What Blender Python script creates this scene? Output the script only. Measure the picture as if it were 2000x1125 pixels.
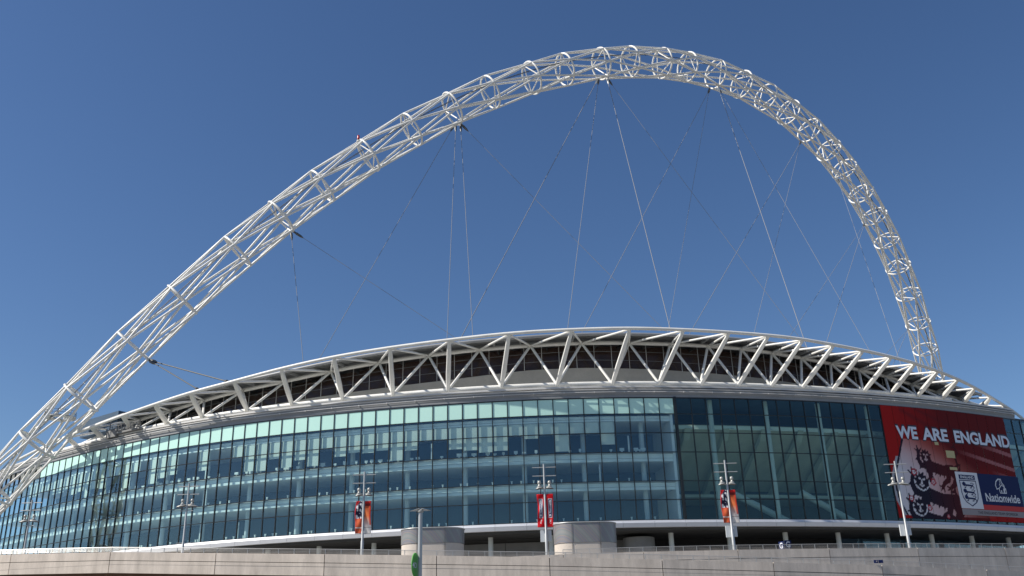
import bpy, bmesh, math, random
from mathutils import Vector, Matrix, noise
random.seed(7)
R = math.radians
for o in list(bpy.data.objects):
    bpy.data.objects.remove(o)
scene = bpy.context.scene
COL = scene.collection

# ------------------------------------------------------------------ camera
cam_data = bpy.data.cameras.new('camera')
cam_data.sensor_width = 36.0
cam_data.lens = 32.414
cam_data.clip_start = 0.1
cam_data.clip_end = 6000
cam = bpy.data.objects.new('camera', cam_data)
COL.objects.link(cam)
rt, up, fw = Vector((0.99965, 0.00976, -0.02474)), Vector((0.02659, -0.36673, 0.92995)), Vector((0, 0.93028, 0.36686))
rt = (rt - fw * rt.dot(fw)).normalized()
up = (-fw).cross(rt).normalized()
m = Matrix((rt, up, -fw)).transposed().to_4x4()
m.translation = Vector((0, 0, 1.7))
cam.matrix_world = m
scene.camera = cam

# ------------------------------------------------------------------ world, sun, exposure
SUN_EL = R(42)
SUN_AZ = Vector((-0.970, -0.242))          # horizontal direction towards the sun (from the left)
world = bpy.data.worlds.new('World')
scene.world = world
world.use_nodes = True
nt = world.node_tree
nt.nodes.clear()
sky = nt.nodes.new('ShaderNodeTexSky')
sky.sky_type = 'NISHITA'
sky.sun_disc = False
sky.sun_elevation = SUN_EL
sky.sun_rotation = math.atan2(SUN_AZ.x, SUN_AZ.y)
sky.altitude = 60
sky.air_density = 1.0
sky.dust_density = 0.4
sky.ozone_density = 4.0
bg = nt.nodes.new('ShaderNodeBackground')
bg.inputs[1].default_value = 0.079
wo = nt.nodes.new('ShaderNodeOutputWorld')
hs = nt.nodes.new('ShaderNodeHueSaturation')
hs.inputs['Saturation'].default_value = 1.12
hs.inputs['Hue'].default_value = 0.505
nt.links.new(sky.outputs[0], hs.inputs['Color'])
nt.links.new(hs.outputs[0], bg.inputs[0])
nt.links.new(bg.outputs[0], wo.inputs[0])
sun_data = bpy.data.lights.new('sun', 'SUN')
sun_data.energy = 5.0
sun_data.angle = R(0.53)
sun_data.color = (1.0, 0.94, 0.85)
sun = bpy.data.objects.new('sun', sun_data)
COL.objects.link(sun)
sdir = Vector((SUN_AZ.x * math.cos(SUN_EL), SUN_AZ.y * math.cos(SUN_EL), math.sin(SUN_EL)))
sun.rotation_euler = sdir.to_track_quat('Z', 'Y').to_euler()
sun.location = sdir * 300
vs = scene.view_settings
vs.view_transform = 'Standard'
vs.look = 'None'
vs.exposure = 0.35
vs.gamma = 1.0
vs.use_curve_mapping = False
scene.render.engine = 'CYCLES'
scene.cycles.transparent_max_bounces = 16
scene.cycles.max_bounces = 8

# ------------------------------------------------------------------ materials
def new_mat(name):
    mt = bpy.data.materials.new(name)
    mt.use_nodes = True
    t = mt.node_tree
    return mt, t, t.nodes['Principled BSDF']

def mat(name, col, rough=0.5, metal=0.0, var=0.0, scale=1.0, stretch=(1, 1, 1), bump=0.0, spec=0.5, fine=0.0):
    """Principled material; var = strength of a low-frequency colour variation, fine = fine grain."""
    mt, t, p = new_mat(name)
    p.inputs['Roughness'].default_value = rough
    p.inputs['Metallic'].default_value = metal
    p.inputs['Specular IOR Level'].default_value = spec
    c = (*col, 1)
    p.inputs['Base Color'].default_value = c
    if var or bump or fine:
        tc = t.nodes.new('ShaderNodeTexCoord')
        mp = t.nodes.new('ShaderNodeMapping')
        mp.inputs['Scale'].default_value = stretch
        t.links.new(tc.outputs['Object'], mp.inputs[0])
        n = t.nodes.new('ShaderNodeTexNoise')
        n.inputs['Scale'].default_value = scale
        n.inputs['Detail'].default_value = 8
        n.inputs['Roughness'].default_value = 0.65
        t.links.new(mp.outputs[0], n.inputs[0])
        rp = t.nodes.new('ShaderNodeMapRange')
        rp.inputs[1].default_value = 0.3
        rp.inputs[2].default_value = 0.7
        rp.inputs[3].default_value = 1 - var
        rp.inputs[4].default_value = 1 + var * 0.6
        t.links.new(n.outputs[0], rp.inputs[0])
        src = rp.outputs[0]
        if fine:
            n2 = t.nodes.new('ShaderNodeTexNoise')
            n2.inputs['Scale'].default_value = scale * 14
            n2.inputs['Detail'].default_value = 4
            t.links.new(tc.outputs['Object'], n2.inputs[0])
            r2 = t.nodes.new('ShaderNodeMapRange')
            r2.inputs[1].default_value = 0.3
            r2.inputs[2].default_value = 0.7
            r2.inputs[3].default_value = 1 - fine
            r2.inputs[4].default_value = 1 + fine
            t.links.new(n2.outputs[0], r2.inputs[0])
            mu = t.nodes.new('ShaderNodeMath')
            mu.operation = 'MULTIPLY'
            t.links.new(src, mu.inputs[0])
            t.links.new(r2.outputs[0], mu.inputs[1])
            src = mu.outputs[0]
        vm = t.nodes.new('ShaderNodeVectorMath')
        vm.operation = 'SCALE'
        vm.inputs[0].default_value = col
        t.links.new(src, vm.inputs['Scale'])
        t.links.new(vm.outputs[0], p.inputs['Base Color'])
        if bump:
            b = t.nodes.new('ShaderNodeBump')
            b.inputs['Strength'].default_value = bump
            b.inputs['Distance'].default_value = 0.02
            t.links.new(n.outputs[0], b.inputs['Height'])
            t.links.new(b.outputs[0], p.inputs['Normal'])
    return mt

def glass_mat(name, tint, refl=0.10, rough=0.0, rcol=(0.72, 0.90, 1.0)):
    mt = bpy.data.materials.new(name)
    mt.use_nodes = True
    t = mt.node_tree
    t.nodes.clear()
    out = t.nodes.new('ShaderNodeOutputMaterial')
    mix = t.nodes.new('ShaderNodeMixShader')
    tr = t.nodes.new('ShaderNodeBsdfTransparent')
    tr.inputs[0].default_value = (*tint, 1)
    gl = t.nodes.new('ShaderNodeBsdfGlossy')
    gl.inputs['Color'].default_value = (*rcol, 1)
    gl.inputs['Roughness'].default_value = rough
    lw = t.nodes.new('ShaderNodeLayerWeight')
    lw.inputs['Blend'].default_value = 0.5
    pw = t.nodes.new('ShaderNodeMath')
    pw.operation = 'POWER'
    pw.inputs[1].default_value = 4.0
    t.links.new(lw.outputs['Facing'], pw.inputs[0])
    ad = t.nodes.new('ShaderNodeMath')
    ad.operation = 'MULTIPLY_ADD'
    ad.use_clamp = True
    ad.inputs[1].default_value = 1.0 - refl
    ad.inputs[2].default_value = refl
    t.links.new(pw.outputs[0], ad.inputs[0])
    t.links.new(ad.outputs[0], mix.inputs[0])
    t.links.new(tr.outputs[0], mix.inputs[1])
    t.links.new(gl.outputs[0], mix.inputs[2])
    t.links.new(mix.outputs[0], out.inputs[0])
    return mt

M = {}
M['white'] = mat('white_steel_paint', (0.76, 0.75, 0.71), 0.42, var=0.10, scale=0.25, fine=0.04)
M['offwhite'] = mat('roof_truss_paint', (0.72, 0.715, 0.68), 0.45, var=0.12, scale=0.3, fine=0.05)
M['cable'] = mat('galvanised_cable', (0.22, 0.23, 0.25), 0.8, metal=0.0)
M['darkcable'] = mat('dark_cable', (0.045, 0.05, 0.055), 0.5)
M['socket'] = mat('cable_socket_steel', (0.10, 0.105, 0.11), 0.4, metal=0.4)
M['black'] = mat('black_aluminium', (0.012, 0.015, 0.018), 0.35)
M['mint'] = mat('mint_glass_panel', (0.52, 0.80, 0.71), 0.25, var=0.05, scale=0.12)
M['glass'] = glass_mat('tinted_window_glass', (0.90, 0.975, 0.975), 0.065)
M['glass_clear'] = glass_mat('atrium_glass', (0.86, 0.955, 0.925), 0.035)
M['glass_dark'] = glass_mat('dark_clerestory_glass', (0.80, 0.80, 0.80), 0.012)
M['cornice'] = mat('grey_metal_cladding', (0.25, 0.255, 0.26), 0.5, metal=0.1, var=0.12, scale=0.3, fine=0.04)
M['cornice_light'] = mat('pale_metal_ledge', (0.60, 0.59, 0.57), 0.45, var=0.1, scale=0.3)
M['sill'] = mat('pale_aluminium_band', (0.66, 0.67, 0.70), 0.38, metal=0.15, var=0.05, scale=0.4)
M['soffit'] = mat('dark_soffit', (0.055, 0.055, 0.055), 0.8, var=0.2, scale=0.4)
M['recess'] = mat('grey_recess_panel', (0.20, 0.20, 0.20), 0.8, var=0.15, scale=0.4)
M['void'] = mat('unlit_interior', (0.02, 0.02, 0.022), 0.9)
M['concrete'] = mat('warm_precast_concrete', (0.64, 0.56, 0.48), 0.85, var=0.24, scale=1.1, stretch=(1, 1, 0.22), bump=0.15, fine=0.06)
M['coreconc'] = mat('pale_core_concrete', (0.55, 0.49, 0.43), 0.8, var=0.1, scale=0.4, fine=0.04)
M['standconc'] = mat('stand_concrete', (0.52, 0.52, 0.44), 0.85, var=0.14, scale=0.3, fine=0.04)
M['bandconc'] = mat('upper_band_concrete', (0.46, 0.43, 0.38), 0.85, var=0.14, scale=0.3, fine=0.04)
M['ceiling'] = mat('office_ceiling', (0.78, 0.80, 0.78), 0.8)
M['fascia'] = mat('slab_edge_fascia', (0.85, 0.88, 0.84), 0.7)
M['floor'] = mat('office_floor', (0.42, 0.42, 0.40), 0.8)
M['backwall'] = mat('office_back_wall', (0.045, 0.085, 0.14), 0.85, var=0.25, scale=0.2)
M['column'] = mat('painted_column', (0.62, 0.66, 0.66), 0.6)
M['blind'] = mat('roller_blind_fabric', (0.74, 0.76, 0.66), 0.9, var=0.08, scale=0.6)
M['clutter'] = mat('desk_items', (0.8, 0.82, 0.78), 0.6)
M['roof'] = mat('roof_sheet', (0.22, 0.23, 0.24), 0.5, metal=0.3, var=0.1, scale=0.2)
M['soffitroof'] = mat('roof_soffit_sheet', (0.26, 0.27, 0.27), 0.6, var=0.15, scale=0.2)
M['seats'] = mat('brown_stand_back', (0.24, 0.15, 0.12), 0.8, var=0.3, scale=0.4)
M['galv'] = mat('galvanised_steel', (0.42, 0.43, 0.43), 0.42, metal=0.4, var=0.1, scale=0.8)
M['rail'] = mat('stainless_rail', (0.46, 0.46, 0.45), 0.4, metal=0.5)
M['lampgrey'] = mat('lamp_housing', (0.36, 0.36, 0.34), 0.4, metal=0.2)
M['lampdark'] = mat('lamp_underside', (0.10, 0.10, 0.10), 0.5)
M['signbox'] = mat('pale_sign_box', (0.55, 0.58, 0.60), 0.5)
M['green'] = mat('green_sign_face', (0.10, 0.42, 0.06), 0.45)
M['navy'] = mat('navy_print', (0.010, 0.020, 0.085), 0.6, spec=0.15)
M['print_white'] = mat('white_print', (0.66, 0.68, 0.72), 0.6, spec=0.15)
M['print_red'] = mat('red_print', (0.50, 0.02, 0.02), 0.6)
M['print_grey'] = mat('grey_print', (0.27, 0.24, 0.25), 0.6)
M['letter_white'] = mat('white_lettering', (0.62, 0.68, 0.78), 0.5)
M['shadow_navy'] = mat('dark_letter_edge', (0.02, 0.012, 0.03), 0.5)
M['beige'] = mat('beige_window_patch', (0.48, 0.42, 0.22), 0.7)
M['asphalt'] = mat('pale_paving', (0.19, 0.18, 0.165), 0.9, var=0.25, scale=0.2, fine=0.1)
M['paving'] = mat('concourse_paving', (0.26, 0.25, 0.23), 0.85, var=0.15, scale=0.3, fine=0.06)
M['brick'] = mat('brown_brick_wall', (0.20, 0.115, 0.08), 0.9, var=0.25, scale=1.2, fine=0.12)
M['red_light'] = mat('red_beacon_glass', (0.45, 0.01, 0.015), 0.3)

# print material: colours are the flat print of the banner, stored on the mesh
mt, t, p = new_mat('banner_print')
a = t.nodes.new('ShaderNodeVertexColor')
a.layer_name = 'print'
t.links.new(a.outputs[0], p.inputs['Base Color'])
p.inputs['Roughness'].default_value = 0.7
p.inputs['Specular IOR Level'].default_value = 0.15
M['print'] = mt

# perforated steel mesh of the stair cores
mt, t, p = new_mat('perforated_steel_mesh')
tc = t.nodes.new('ShaderNodeTexCoord')
w1 = t.nodes.new('ShaderNodeTexWave')
w1.bands_direction = 'DIAGONAL'
w1.inputs['Scale'].default_value = 0.35
w1.inputs['Distortion'].default_value = 3.0
w1.inputs['Detail'].default_value = 1.0
w1.inputs['Detail Scale'].default_value = 0.4
t.links.new(tc.outputs['Object'], w1.inputs[0])
cr = t.nodes.new('ShaderNodeValToRGB')
els = cr.color_ramp.elements
els[0].position = 0.0
els[0].color = (0.27, 0.265, 0.255, 1)
els[1].position = 1.0
els[1].color = (0.26, 0.235, 0.23, 1)
for pos, c in ((0.3, (0.21, 0.235, 0.235, 1)), (0.55, (0.30, 0.245, 0.22, 1)), (0.75, (0.20, 0.21, 0.25, 1))):
    e = els.new(pos)
    e.color = c
t.links.new(w1.outputs[0], cr.inputs[0])
t.links.new(cr.outputs[0], p.inputs['Base Color'])
p.inputs['Metallic'].default_value = 0.35
p.inputs['Roughness'].default_value = 0.4
M['mesh'] = mt

# ------------------------------------------------------------------ mesh helpers
ORIG = {}

class MB:
    def __init__(s):
        s.v, s.f, s.smooth = [], [], False
    def quad(s, a, b, c, d):
        n = len(s.v)
        s.v += [a, b, c, d]
        s.f.append((n, n + 1, n + 2, n + 3))
    def hexa(s, p):
        """p: 8 points, bottom ring 0-3, top ring 4-7"""
        n = len(s.v)
        s.v += [tuple(q) for q in p]
        for f in ((0, 3, 2, 1), (4, 5, 6, 7), (0, 1, 5, 4), (1, 2, 6, 5), (2, 3, 7, 6), (3, 0, 4, 7)):
            s.f.append(tuple(n + i for i in f))
    def box(s, c, ax, ay, az, hx, hy, hz):
        c, ax, ay, az = Vector(c), Vector(ax), Vector(ay), Vector(az)
        pts = []
        for k in (-1, 1):
            for i, j in ((-1, -1), (1, -1), (1, 1), (-1, 1)):
                pts.append(c + ax * hx * i + ay * hy * j + az * hz * k)
        s.hexa(pts)
    def abox(s, c, hx, hy, hz):
        s.box(c, (1, 0, 0), (0, 1, 0), (0, 0, 1), hx, hy, hz)
    def tube(s, pts, r, n=8, closed=False, cap=True):
        s.smooth = True
        pts = [Vector(q) for q in pts]
        rs = r if isinstance(r, (list, tuple)) else [r] * len(pts)
        base = len(s.v)
        N = len(pts)
        prev = None
        for i, q in enumerate(pts):
            if closed:
                tg = pts[(i + 1) % N] - pts[i - 1]
            else:
                tg = pts[min(i + 1, N - 1)] - pts[max(i - 1, 0)]
            tg.normalize()
            if prev is None:
                ref = Vector((0, 0, 1)) if abs(tg.z) < 0.9 else Vector((1, 0, 0))
                u = tg.cross(ref).normalized()
            else:
                u = (prev - tg * prev.dot(tg)).normalized()
            prev = u
            w = tg.cross(u)
            for k in range(n):
                a = 2 * math.pi * k / n
                s.v.append(tuple(q + (u * math.cos(a) + w * math.sin(a)) * rs[i]))
        for i in range(N if closed else N - 1):
            j = (i + 1) % N
            for k in range(n):
                l = (k + 1) % n
                s.f.append((base + i * n + k, base + i * n + l, base + j * n + l, base + j * n + k))
        if cap and not closed:
            s.f.append(tuple(base + k for k in reversed(range(n))))
            s.f.append(tuple(base + (N - 1) * n + k for k in range(n)))
    def lathe(s, c, prof, n=20):
        s.smooth = True
        base = len(s.v)
        for r_, z in prof:
            for k in range(n):
                a = 2 * math.pi * k / n
                s.v.append((c[0] + r_ * math.cos(a), c[1] + r_ * math.sin(a), c[2] + z))
        for i in range(len(prof) - 1):
            for k in range(n):
                l = (k + 1) % n
                s.f.append((base + i * n + k, base + i * n + l, base + (i + 1) * n + l, base + (i + 1) * n + k))
    def mesh(s, name, org=(0, 0, 0)):
        me = bpy.data.meshes.new(name)
        o = Vector(org)
        me.from_pydata([tuple(Vector(q) - o) for q in s.v], [], s.f)
        if s.smooth:
            me.shade_smooth()
            me.set_sharp_from_angle(angle=R(40))
        return me
    def build(s, name, material, parent=None, label=None, kind=None):
        org = ORIG.get(parent.name, (0, 0, 0)) if parent else (0, 0, 0)
        me = s.mesh(name, org)
        o = bpy.data.objects.new(name, me)
        COL.objects.link(o)
        if material:
            me.materials.append(M[material] if isinstance(material, str) else material)
        if parent:
            o.parent = parent
            ORIG[o.name] = org
        if label:
            o['label'] = label
        if kind:
            o['kind'] = kind
        return o

def thing(name, label, cat, loc=(0, 0, 0), group=None):
    o = bpy.data.objects.new(name, None)
    o.empty_display_size = 0.5
    COL.objects.link(o)
    o.location = loc
    o['label'] = label
    o['category'] = cat
    if group:
        o['group'] = group
    ORIG[o.name] = tuple(loc)
    return o

def place(mesh, name, parent, mtx, material=None):
    """an object with shared mesh data at world matrix mtx, child of parent (parents carry no rotation)"""
    o = bpy.data.objects.new(name, mesh)
    COL.objects.link(o)
    org = Vector(ORIG.get(parent.name, (0, 0, 0)))
    mm = mtx.copy()
    mm.translation = mm.translation - org
    o.parent = parent
    o.matrix_local = mm
    return o

def unit_tube(n=10):
    b = MB()
    b.tube([(0, 0, 0), (0, 0, 1)], 1.0, n)
    return b

def tube_mtx(p0, p1, r):
    d = Vector(p1) - Vector(p0)
    q = d.to_track_quat('Z', 'Y').to_matrix().to_4x4()
    return Matrix.Translation(Vector(p0)) @ q @ Matrix.Diagonal((r, r, d.length, 1))

def text_mesh(body, bold=0.0, res=6):
    c = bpy.data.curves.new('text', 'FONT')
    c.body = body
    c.offset = bold
    c.resolution_u = res
    o = bpy.data.objects.new('text', c)
    COL.objects.link(o)
    dg = bpy.context.evaluated_depsgraph_get()
    dg.update()
    me = bpy.data.meshes.new_from_object(o.evaluated_get(dg))
    bpy.data.objects.remove(o)
    vs_ = [v.co.copy() for v in me.vertices]
    fs = [tuple(p_.vertices) for p_ in me.polygons]
    bpy.data.meshes.remove(me)
    x0, x1 = min(v.x for v in vs_), max(v.x for v in vs_)
    y0, y1 = min(v.y for v in vs_), max(v.y for v in vs_)
    return [((v.x - x0) / (x1 - x0), (v.y - y0) / (y1 - y0)) for v in vs_], fs

def text_on(mb, body, fn, bold=0.0):
    """add text to mb, fn maps unit (u, v) to a world point"""
    vv, ff = text_mesh(body, bold)
    n = len(mb.v)
    mb.v += [tuple(fn(u, v)) for u, v in vv]
    mb.f += [tuple(n + i for i in f) for f in ff]

# ------------------------------------------------------------------ facade plan curve (arc length s, offset o outwards)
S0 = -195.0
PLAN = [(-137.97, 235.68), (-135.22, 231.52), (-132.41, 227.39), (-129.5, 223.33), (-126.48, 219.37), (-123.32, 215.51), (-120.02, 211.76), (-116.6, 208.14), (-113.05, 204.63), (-109.39, 201.25), (-105.62, 197.97), (-101.78, 194.78), (-97.87, 191.67), (-93.93, 188.6), (-89.95, 185.58), (-85.93, 182.61), (-81.86, 179.71), (-77.73, 176.9), (-73.54, 174.19), (-69.27, 171.6), (-64.93, 169.15), (-60.5, 166.84), (-56.0, 164.7), (-51.42, 162.73), (-46.77, 160.92), (-42.07, 159.26), (-37.31, 157.74), (-32.51, 156.36), (-27.68, 155.09), (-22.82, 153.94), (-17.94, 152.9), (-13.03, 152.0), (-8.1, 151.23), (-3.15, 150.64), (1.82, 150.23), (6.8, 150.01), (11.78, 150.01), (16.76, 150.2), (21.73, 150.59), (26.69, 151.16), (31.63, 151.88), (36.54, 152.73), (41.44, 153.72), (46.31, 154.83), (51.14, 156.07), (55.95, 157.43), (60.71, 158.93), (65.43, 160.56), (70.09, 162.34), (74.7, 164.25), (79.25, 166.3), (83.75, 168.47), (88.2, 170.73), (92.62, 173.07), (96.99, 175.48), (101.32, 177.97), (105.58, 180.57), (109.76, 183.29), (113.85, 186.15), (117.84, 189.15), (121.71, 192.29), (125.48, 195.56), (129.13, 198.95), (132.68, 202.46), (136.14, 206.06), (139.56, 209.7)]

def F(s, o=0.0, z=0.0):
    k = (s - S0) / 5.0
    i = max(1, min(len(PLAN) - 3, int(math.floor(k))))
    t_ = k - i
    p0, p1, p2, p3 = (Vector(PLAN[i + j]) for j in (-1, 0, 1, 2))
    a_, b_, c_ = 2 * p1, p2 - p0, 2 * p0 - 5 * p1 + 4 * p2 - p3
    d_ = -p0 + 3 * p1 - 3 * p2 + p3
    p_ = 0.5 * (a_ + b_ * t_ + c_ * t_ * t_ + d_ * t_ ** 3)
    g = (0.5 * (b_ + 2 * c_ * t_ + 3 * d_ * t_ * t_)).normalized()
    return Vector((p_.x + g.y * o, p_.y - g.x * o, z))

def frame_at(s):
    a_, b_ = F(s - 0.5), F(s + 0.5)
    tg = (b_ - a_).normalized()
    return tg, Vector((tg.y, -tg.x, 0))

def srange(a, b, step):
    n = max(1, int(round((b - a) / step)))
    return [a + (b - a) * i / n for i in range(n + 1)]

def sweep(mb, sa, sb, prof, step=2.54, closed=True, caps=True):
    """extrude a profile [(o, z)...] along the facade curve"""
    S = srange(sa, sb, step)
    base, n = len(mb.v), len(prof)
    for s in S:
        for o, z in prof:
            zz = z(s) if callable(z) else z
            mb.v.append(tuple(F(s, o, zz)))
    for i in range(len(S) - 1):
        for k in range(n if closed else n - 1):
            l = (k + 1) % n
            mb.f.append((base + i * n + k, base + (i + 1) * n + k, base + (i + 1) * n + l, base + i * n + l))
    if closed and caps:
        mb.f.append(tuple(base + k for k in range(n)))
        mb.f.append(tuple(base + (len(S) - 1) * n + k for k in reversed(range(n))))

def rect(o0, o1, z0, z1):
    return [(o0, z0), (o1, z0), (o1, z1), (o0, z1)]

def lerp_table(tab, s):
    if s <= tab[0][0]:
        (a_, za), (b_, zb) = tab[0], tab[1]
    elif s >= tab[-1][0]:
        (a_, za), (b_, zb) = tab[-2], tab[-1]
    else:
        for i in range(len(tab) - 1):
            if tab[i][0] <= s <= tab[i + 1][0]:
                (a_, za), (b_, zb) = tab[i], tab[i + 1]
                break
    return za + (zb - za) * (s - a_) / (b_ - a_)

# ------------------------------------------------------------------ setting: ground and podium
g = MB()
g.quad((-3000, -3000, 0), (3000, -3000, 0), (3000, 3000, 0), (-3000, 3000, 0))
g.build('ground', 'asphalt', kind='structure')

PARA = [(-61.94, 96.37, 12.04), (-49.46, 92.61, 11.74), (-38.67, 90.04, 11.43), (-28.04, 88.12, 10.88), (-17.71, 86.85, 10.40), (-7.45, 86.15, 9.94), (2.72, 86.02, 9.53), (12.87, 86.45, 9.09), (23.09, 87.44, 8.67), (33.48, 89.03, 8.29), (44.13, 91.26, 7.79), (55.01, 94.18, 7.31), (66.0, 97.8, 6.85)]
PARA = [(-74.5, 101.0, 12.3)] + PARA
UPPER = [(-0.78, 104.0, 11.33), (4.8, 104.06, 11.43), (13.61, 104.46, 11.51), (24.13, 105.46, 11.56), (34.68, 107.01, 11.58), (45.45, 109.17, 11.58), (56.8, 112.07, 11.58), (69.09, 115.93, 11.59), (81.0, 120.4, 11.59)]
DECK = 10.3
d = MB()
nP = len(PARA)
for i in range(nP - 1):
    a_, b_ = PARA[i], PARA[i + 1]
    ya, yb = 104.4 + a_[0] ** 2 / 400, 104.4 + b_[0] ** 2 / 400
    za = min(DECK, a_[2] - 1.1)
    zb = min(DECK, b_[2] - 1.1)
    d.quad((a_[0], a_[1], za), (b_[0], b_[1], zb), (b_[0], yb, zb), (a_[0], ya, za))
d.build('ramp_deck', 'paving', kind='structure')
d = MB()
xs = [-120 + 10 * i for i in range(23)]
for i in range(len(xs) - 1):
    x0, x1 = xs[i], xs[i + 1]
    d.quad((x0, 104.6 + x0 * x0 / 400, DECK), (x1, 104.6 + x1 * x1 / 400, DECK), (x1 * 1.25, 215, DECK), (x0 * 1.25, 215, DECK))
d.build('podium_deck', 'paving', kind='structure')

# ------------------------------------------------------------------ the stadium
ZG = [40.70, 37.97, 34.77, 31.57, 26.86, 23.88, 20.70]        # transom levels
PW = 2.545
stadium = thing('stadium', 'vast curved glass stadium with white steel roof truss over a grey cornice', 'stadium', tuple(F(0, 0, DECK)))

NL, NR = 62, 33
def s_left(j):
    return -0.16 - PW * j
def s_right(j):
    return 0.30 + 2.575 * j

# black vertical break between the two glass bays
b = MB()
sweep(b, -0.14, 0.28, rect(-0.35, 0.24, 19.6, 40.85), 0.2)
b.build('corner_post', 'black', stadium, label='black vertical post between the two glass bays')

def pane_mb(sa, sb, za, zb, o=0.0, th=0.03, gap=0.07, tilt=0.0):
    mb = MB()
    t1 = random.uniform(-tilt, tilt)
    t2 = random.uniform(-tilt, tilt)
    pts = []
    for oo in (-th, 0.0):
        for s_, z_, dd in ((sa + gap, za + gap, t1), (sb - gap, za + gap, t2), (sb - gap, zb - gap, -t1), (sa + gap, zb - gap, -t2)):
            pts.append(F(s_, o + oo + dd, z_))
    mb.hexa([pts[0], pts[1], pts[5], pts[4], pts[3], pts[2], pts[6], pts[7]])
    return mb

# panes of the office bay
for j in range(NL):
    sb, sa = s_left(j), s_left(j + 1)
    if sa > -140:
        pane_mb(sa, sb, ZG[1], ZG[0], th=0.05, tilt=0.004).build('spandrel_panel', 'mint', stadium)
far = MB()
count = 0
for j in range(NL):
    sb, sa = s_left(j), s_left(j + 1)
    for r_ in range(1, 6):
        pm = pane_mb(sa, sb, ZG[r_ + 1], ZG[r_], tilt=0.012)
        if j < 40:
            pm.build('window_pane', 'glass', stadium)
            count += 1
        else:
            n0 = len(far.v)
            far.v += pm.v
            far.f += [tuple(n0 + i for i in f) for f in pm.f]
far.build('window_pane', 'glass', stadium, label='far run of office window panes towards the arch foot', kind='stuff')
for j in range(NR):
    sa, sb = s_right(j), s_right(j + 1)
    for r_ in range(0, 6):
        pane_mb(sa, sb, ZG[r_ + 1], ZG[r_], tilt=0.012).build('atrium_pane', 'glass_clear', stadium)
# mullions
mull = MB()
mull.abox((0, 0.02, 0), 0.07, 0.12, 10.0)
mull.abox((0, -0.16, 0), 0.04, 0.058, 10.0)
mull_me = mull.mesh('mullion')
mull_me.materials.append(M['black'])
def add_mullion(s):
    tg, nn = frame_at(s)
    p_ = F(s, -0.03, 30.72)
    mm = Matrix((tg, nn, Vector((0, 0, 1)))).transposed().to_4x4()
    mm.translation = p_
    place(mull_me, 'mullion', stadium, mm)
for j in range(1, NL + 1):
    add_mullion(s_left(j))
for j in range(1, NR + 1):
    add_mullion(s_right(j))
for k, z in enumerate(ZG):
    for sa, sb in ((s_left(NL), -0.16), (0.30, s_right(NR))):
        b = MB()
        h = 0.06 if k else 0.09
        sweep(b, sa, sb, rect(-0.15, 0.07, z - h, z + h))
        b.build('transom', 'black', stadium)

# office floors: slab edge, ceiling, floor, back wall
SL = s_left(NL)
for zt, zf in ((37.72, 36.85), (31.36, 30.15), (26.66, 25.55)):
    zm = zf + 0.40 * (zt - zf)
    for za_, zb_, of in ((zm + 0.05, zt, -0.50), (zf, zm, -0.54)):
        b = MB()
        sweep(b, SL, -0.4, rect(-0.75, of, za_, zb_))
        b.build('slab_edge', 'fascia', stadium)
    b = MB()
    sweep(b, SL, -0.4, rect(-11.9, -0.76, zf + 0.2, zf + 0.35))
    b.build('ceiling', 'ceiling', stadium)
    b = MB()
    sweep(b, SL, -0.4, rect(-11.9, -2.2, zf - 0.28, zf + 0.19))
    b.build('ceiling_bulkhead', 'ceiling', stadium) if False else None
for z in (20.75, 26.95, 31.62):
    b = MB()
    sweep(b, SL, -0.4, rect(-11.9, -0.30, z - 0.25, z))
    b.build('floor_slab', 'floor', stadium)
b = MB()
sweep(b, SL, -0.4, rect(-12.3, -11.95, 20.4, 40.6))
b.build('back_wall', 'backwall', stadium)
b = MB()
sweep(b, SL, -0.4, rect(-12.2, -0.3, 40.62, 40.9))
b.build('roof_slab', 'ceiling', stadium)
b = MB()
sweep(b, -0.9, -0.45, rect(-12.0, -0.3, 20.8, 40.6), 0.4)
b.build('partition_wall', 'ceiling', stadium)
# columns behind the glass
cyl = MB()
cyl.tube([(0, 0, 0), (0, 0, 1)], 1.0, 14)
cyl_me = cyl.mesh('column')
cyl_me.materials.append(M['column'])
for j in range(15):
    s = -5.4 - 10.18 * j
    place(cyl_me, 'column', stadium, tube_mtx(F(s, -3.0, 20.75), F(s, -3.0, 40.6), 0.42))
for j in range(8):
    s = 7.0 + 10.3 * j
    place(cyl_me, 'column', stadium, tube_mtx(F(s, -2.2, 20.6), F(s, -2.2, 41.0), 0.42))
# narrow door leaves and upstands seen in some panes
b = MB()
for j in (0, 3, 5, 16, 22, 30, 33, 36, 44):
    s = s_left(j) - 0.35
    z0 = random.choice((20.8, 27.0, 31.65))
    tg, nn = frame_at(s)
    b.box(F(s, -0.8, z0 + 1.4), tg, nn, (0, 0, 1), 0.12, 0.1, 1.4)
b.build('window_upright', 'column', stadium, kind='stuff')

# roller blinds: how far each reaches below the slab edge (0..1 over the lower pane)
LOW = {4: .6, 5: 0, 6: 0, 7: .92, 8: 0, 9: .18, 10: 0, 11: .75, 12: .8, 13: .65, 14: .55, 15: 0, 16: 0, 17: .45, 18: .95, 19: .35, 20: .42, 21: .35, 22: .5, 23: 0, 24: .9, 25: .5, 26: .85, 27: .3, 28: .9, 29: .85, 30: 0}
for j in range(4, 56):
    low = LOW.get(j, random.choice((0, .2, .3, .5, .9, -1, .6, 0, .85)))
    if low < 0 or j in (31, 34, 39):
        continue
    zb = 34.85 - 3.1 * low
    sb, sa = s_left(j) - 0.14, s_left(j + 1) + 0.16
    b = MB()
    sweep(b, sa, sb, rect(-0.52, -0.47, zb, 36.75), 1.1)
    b.build('blind', 'blind', stadium)
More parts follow.
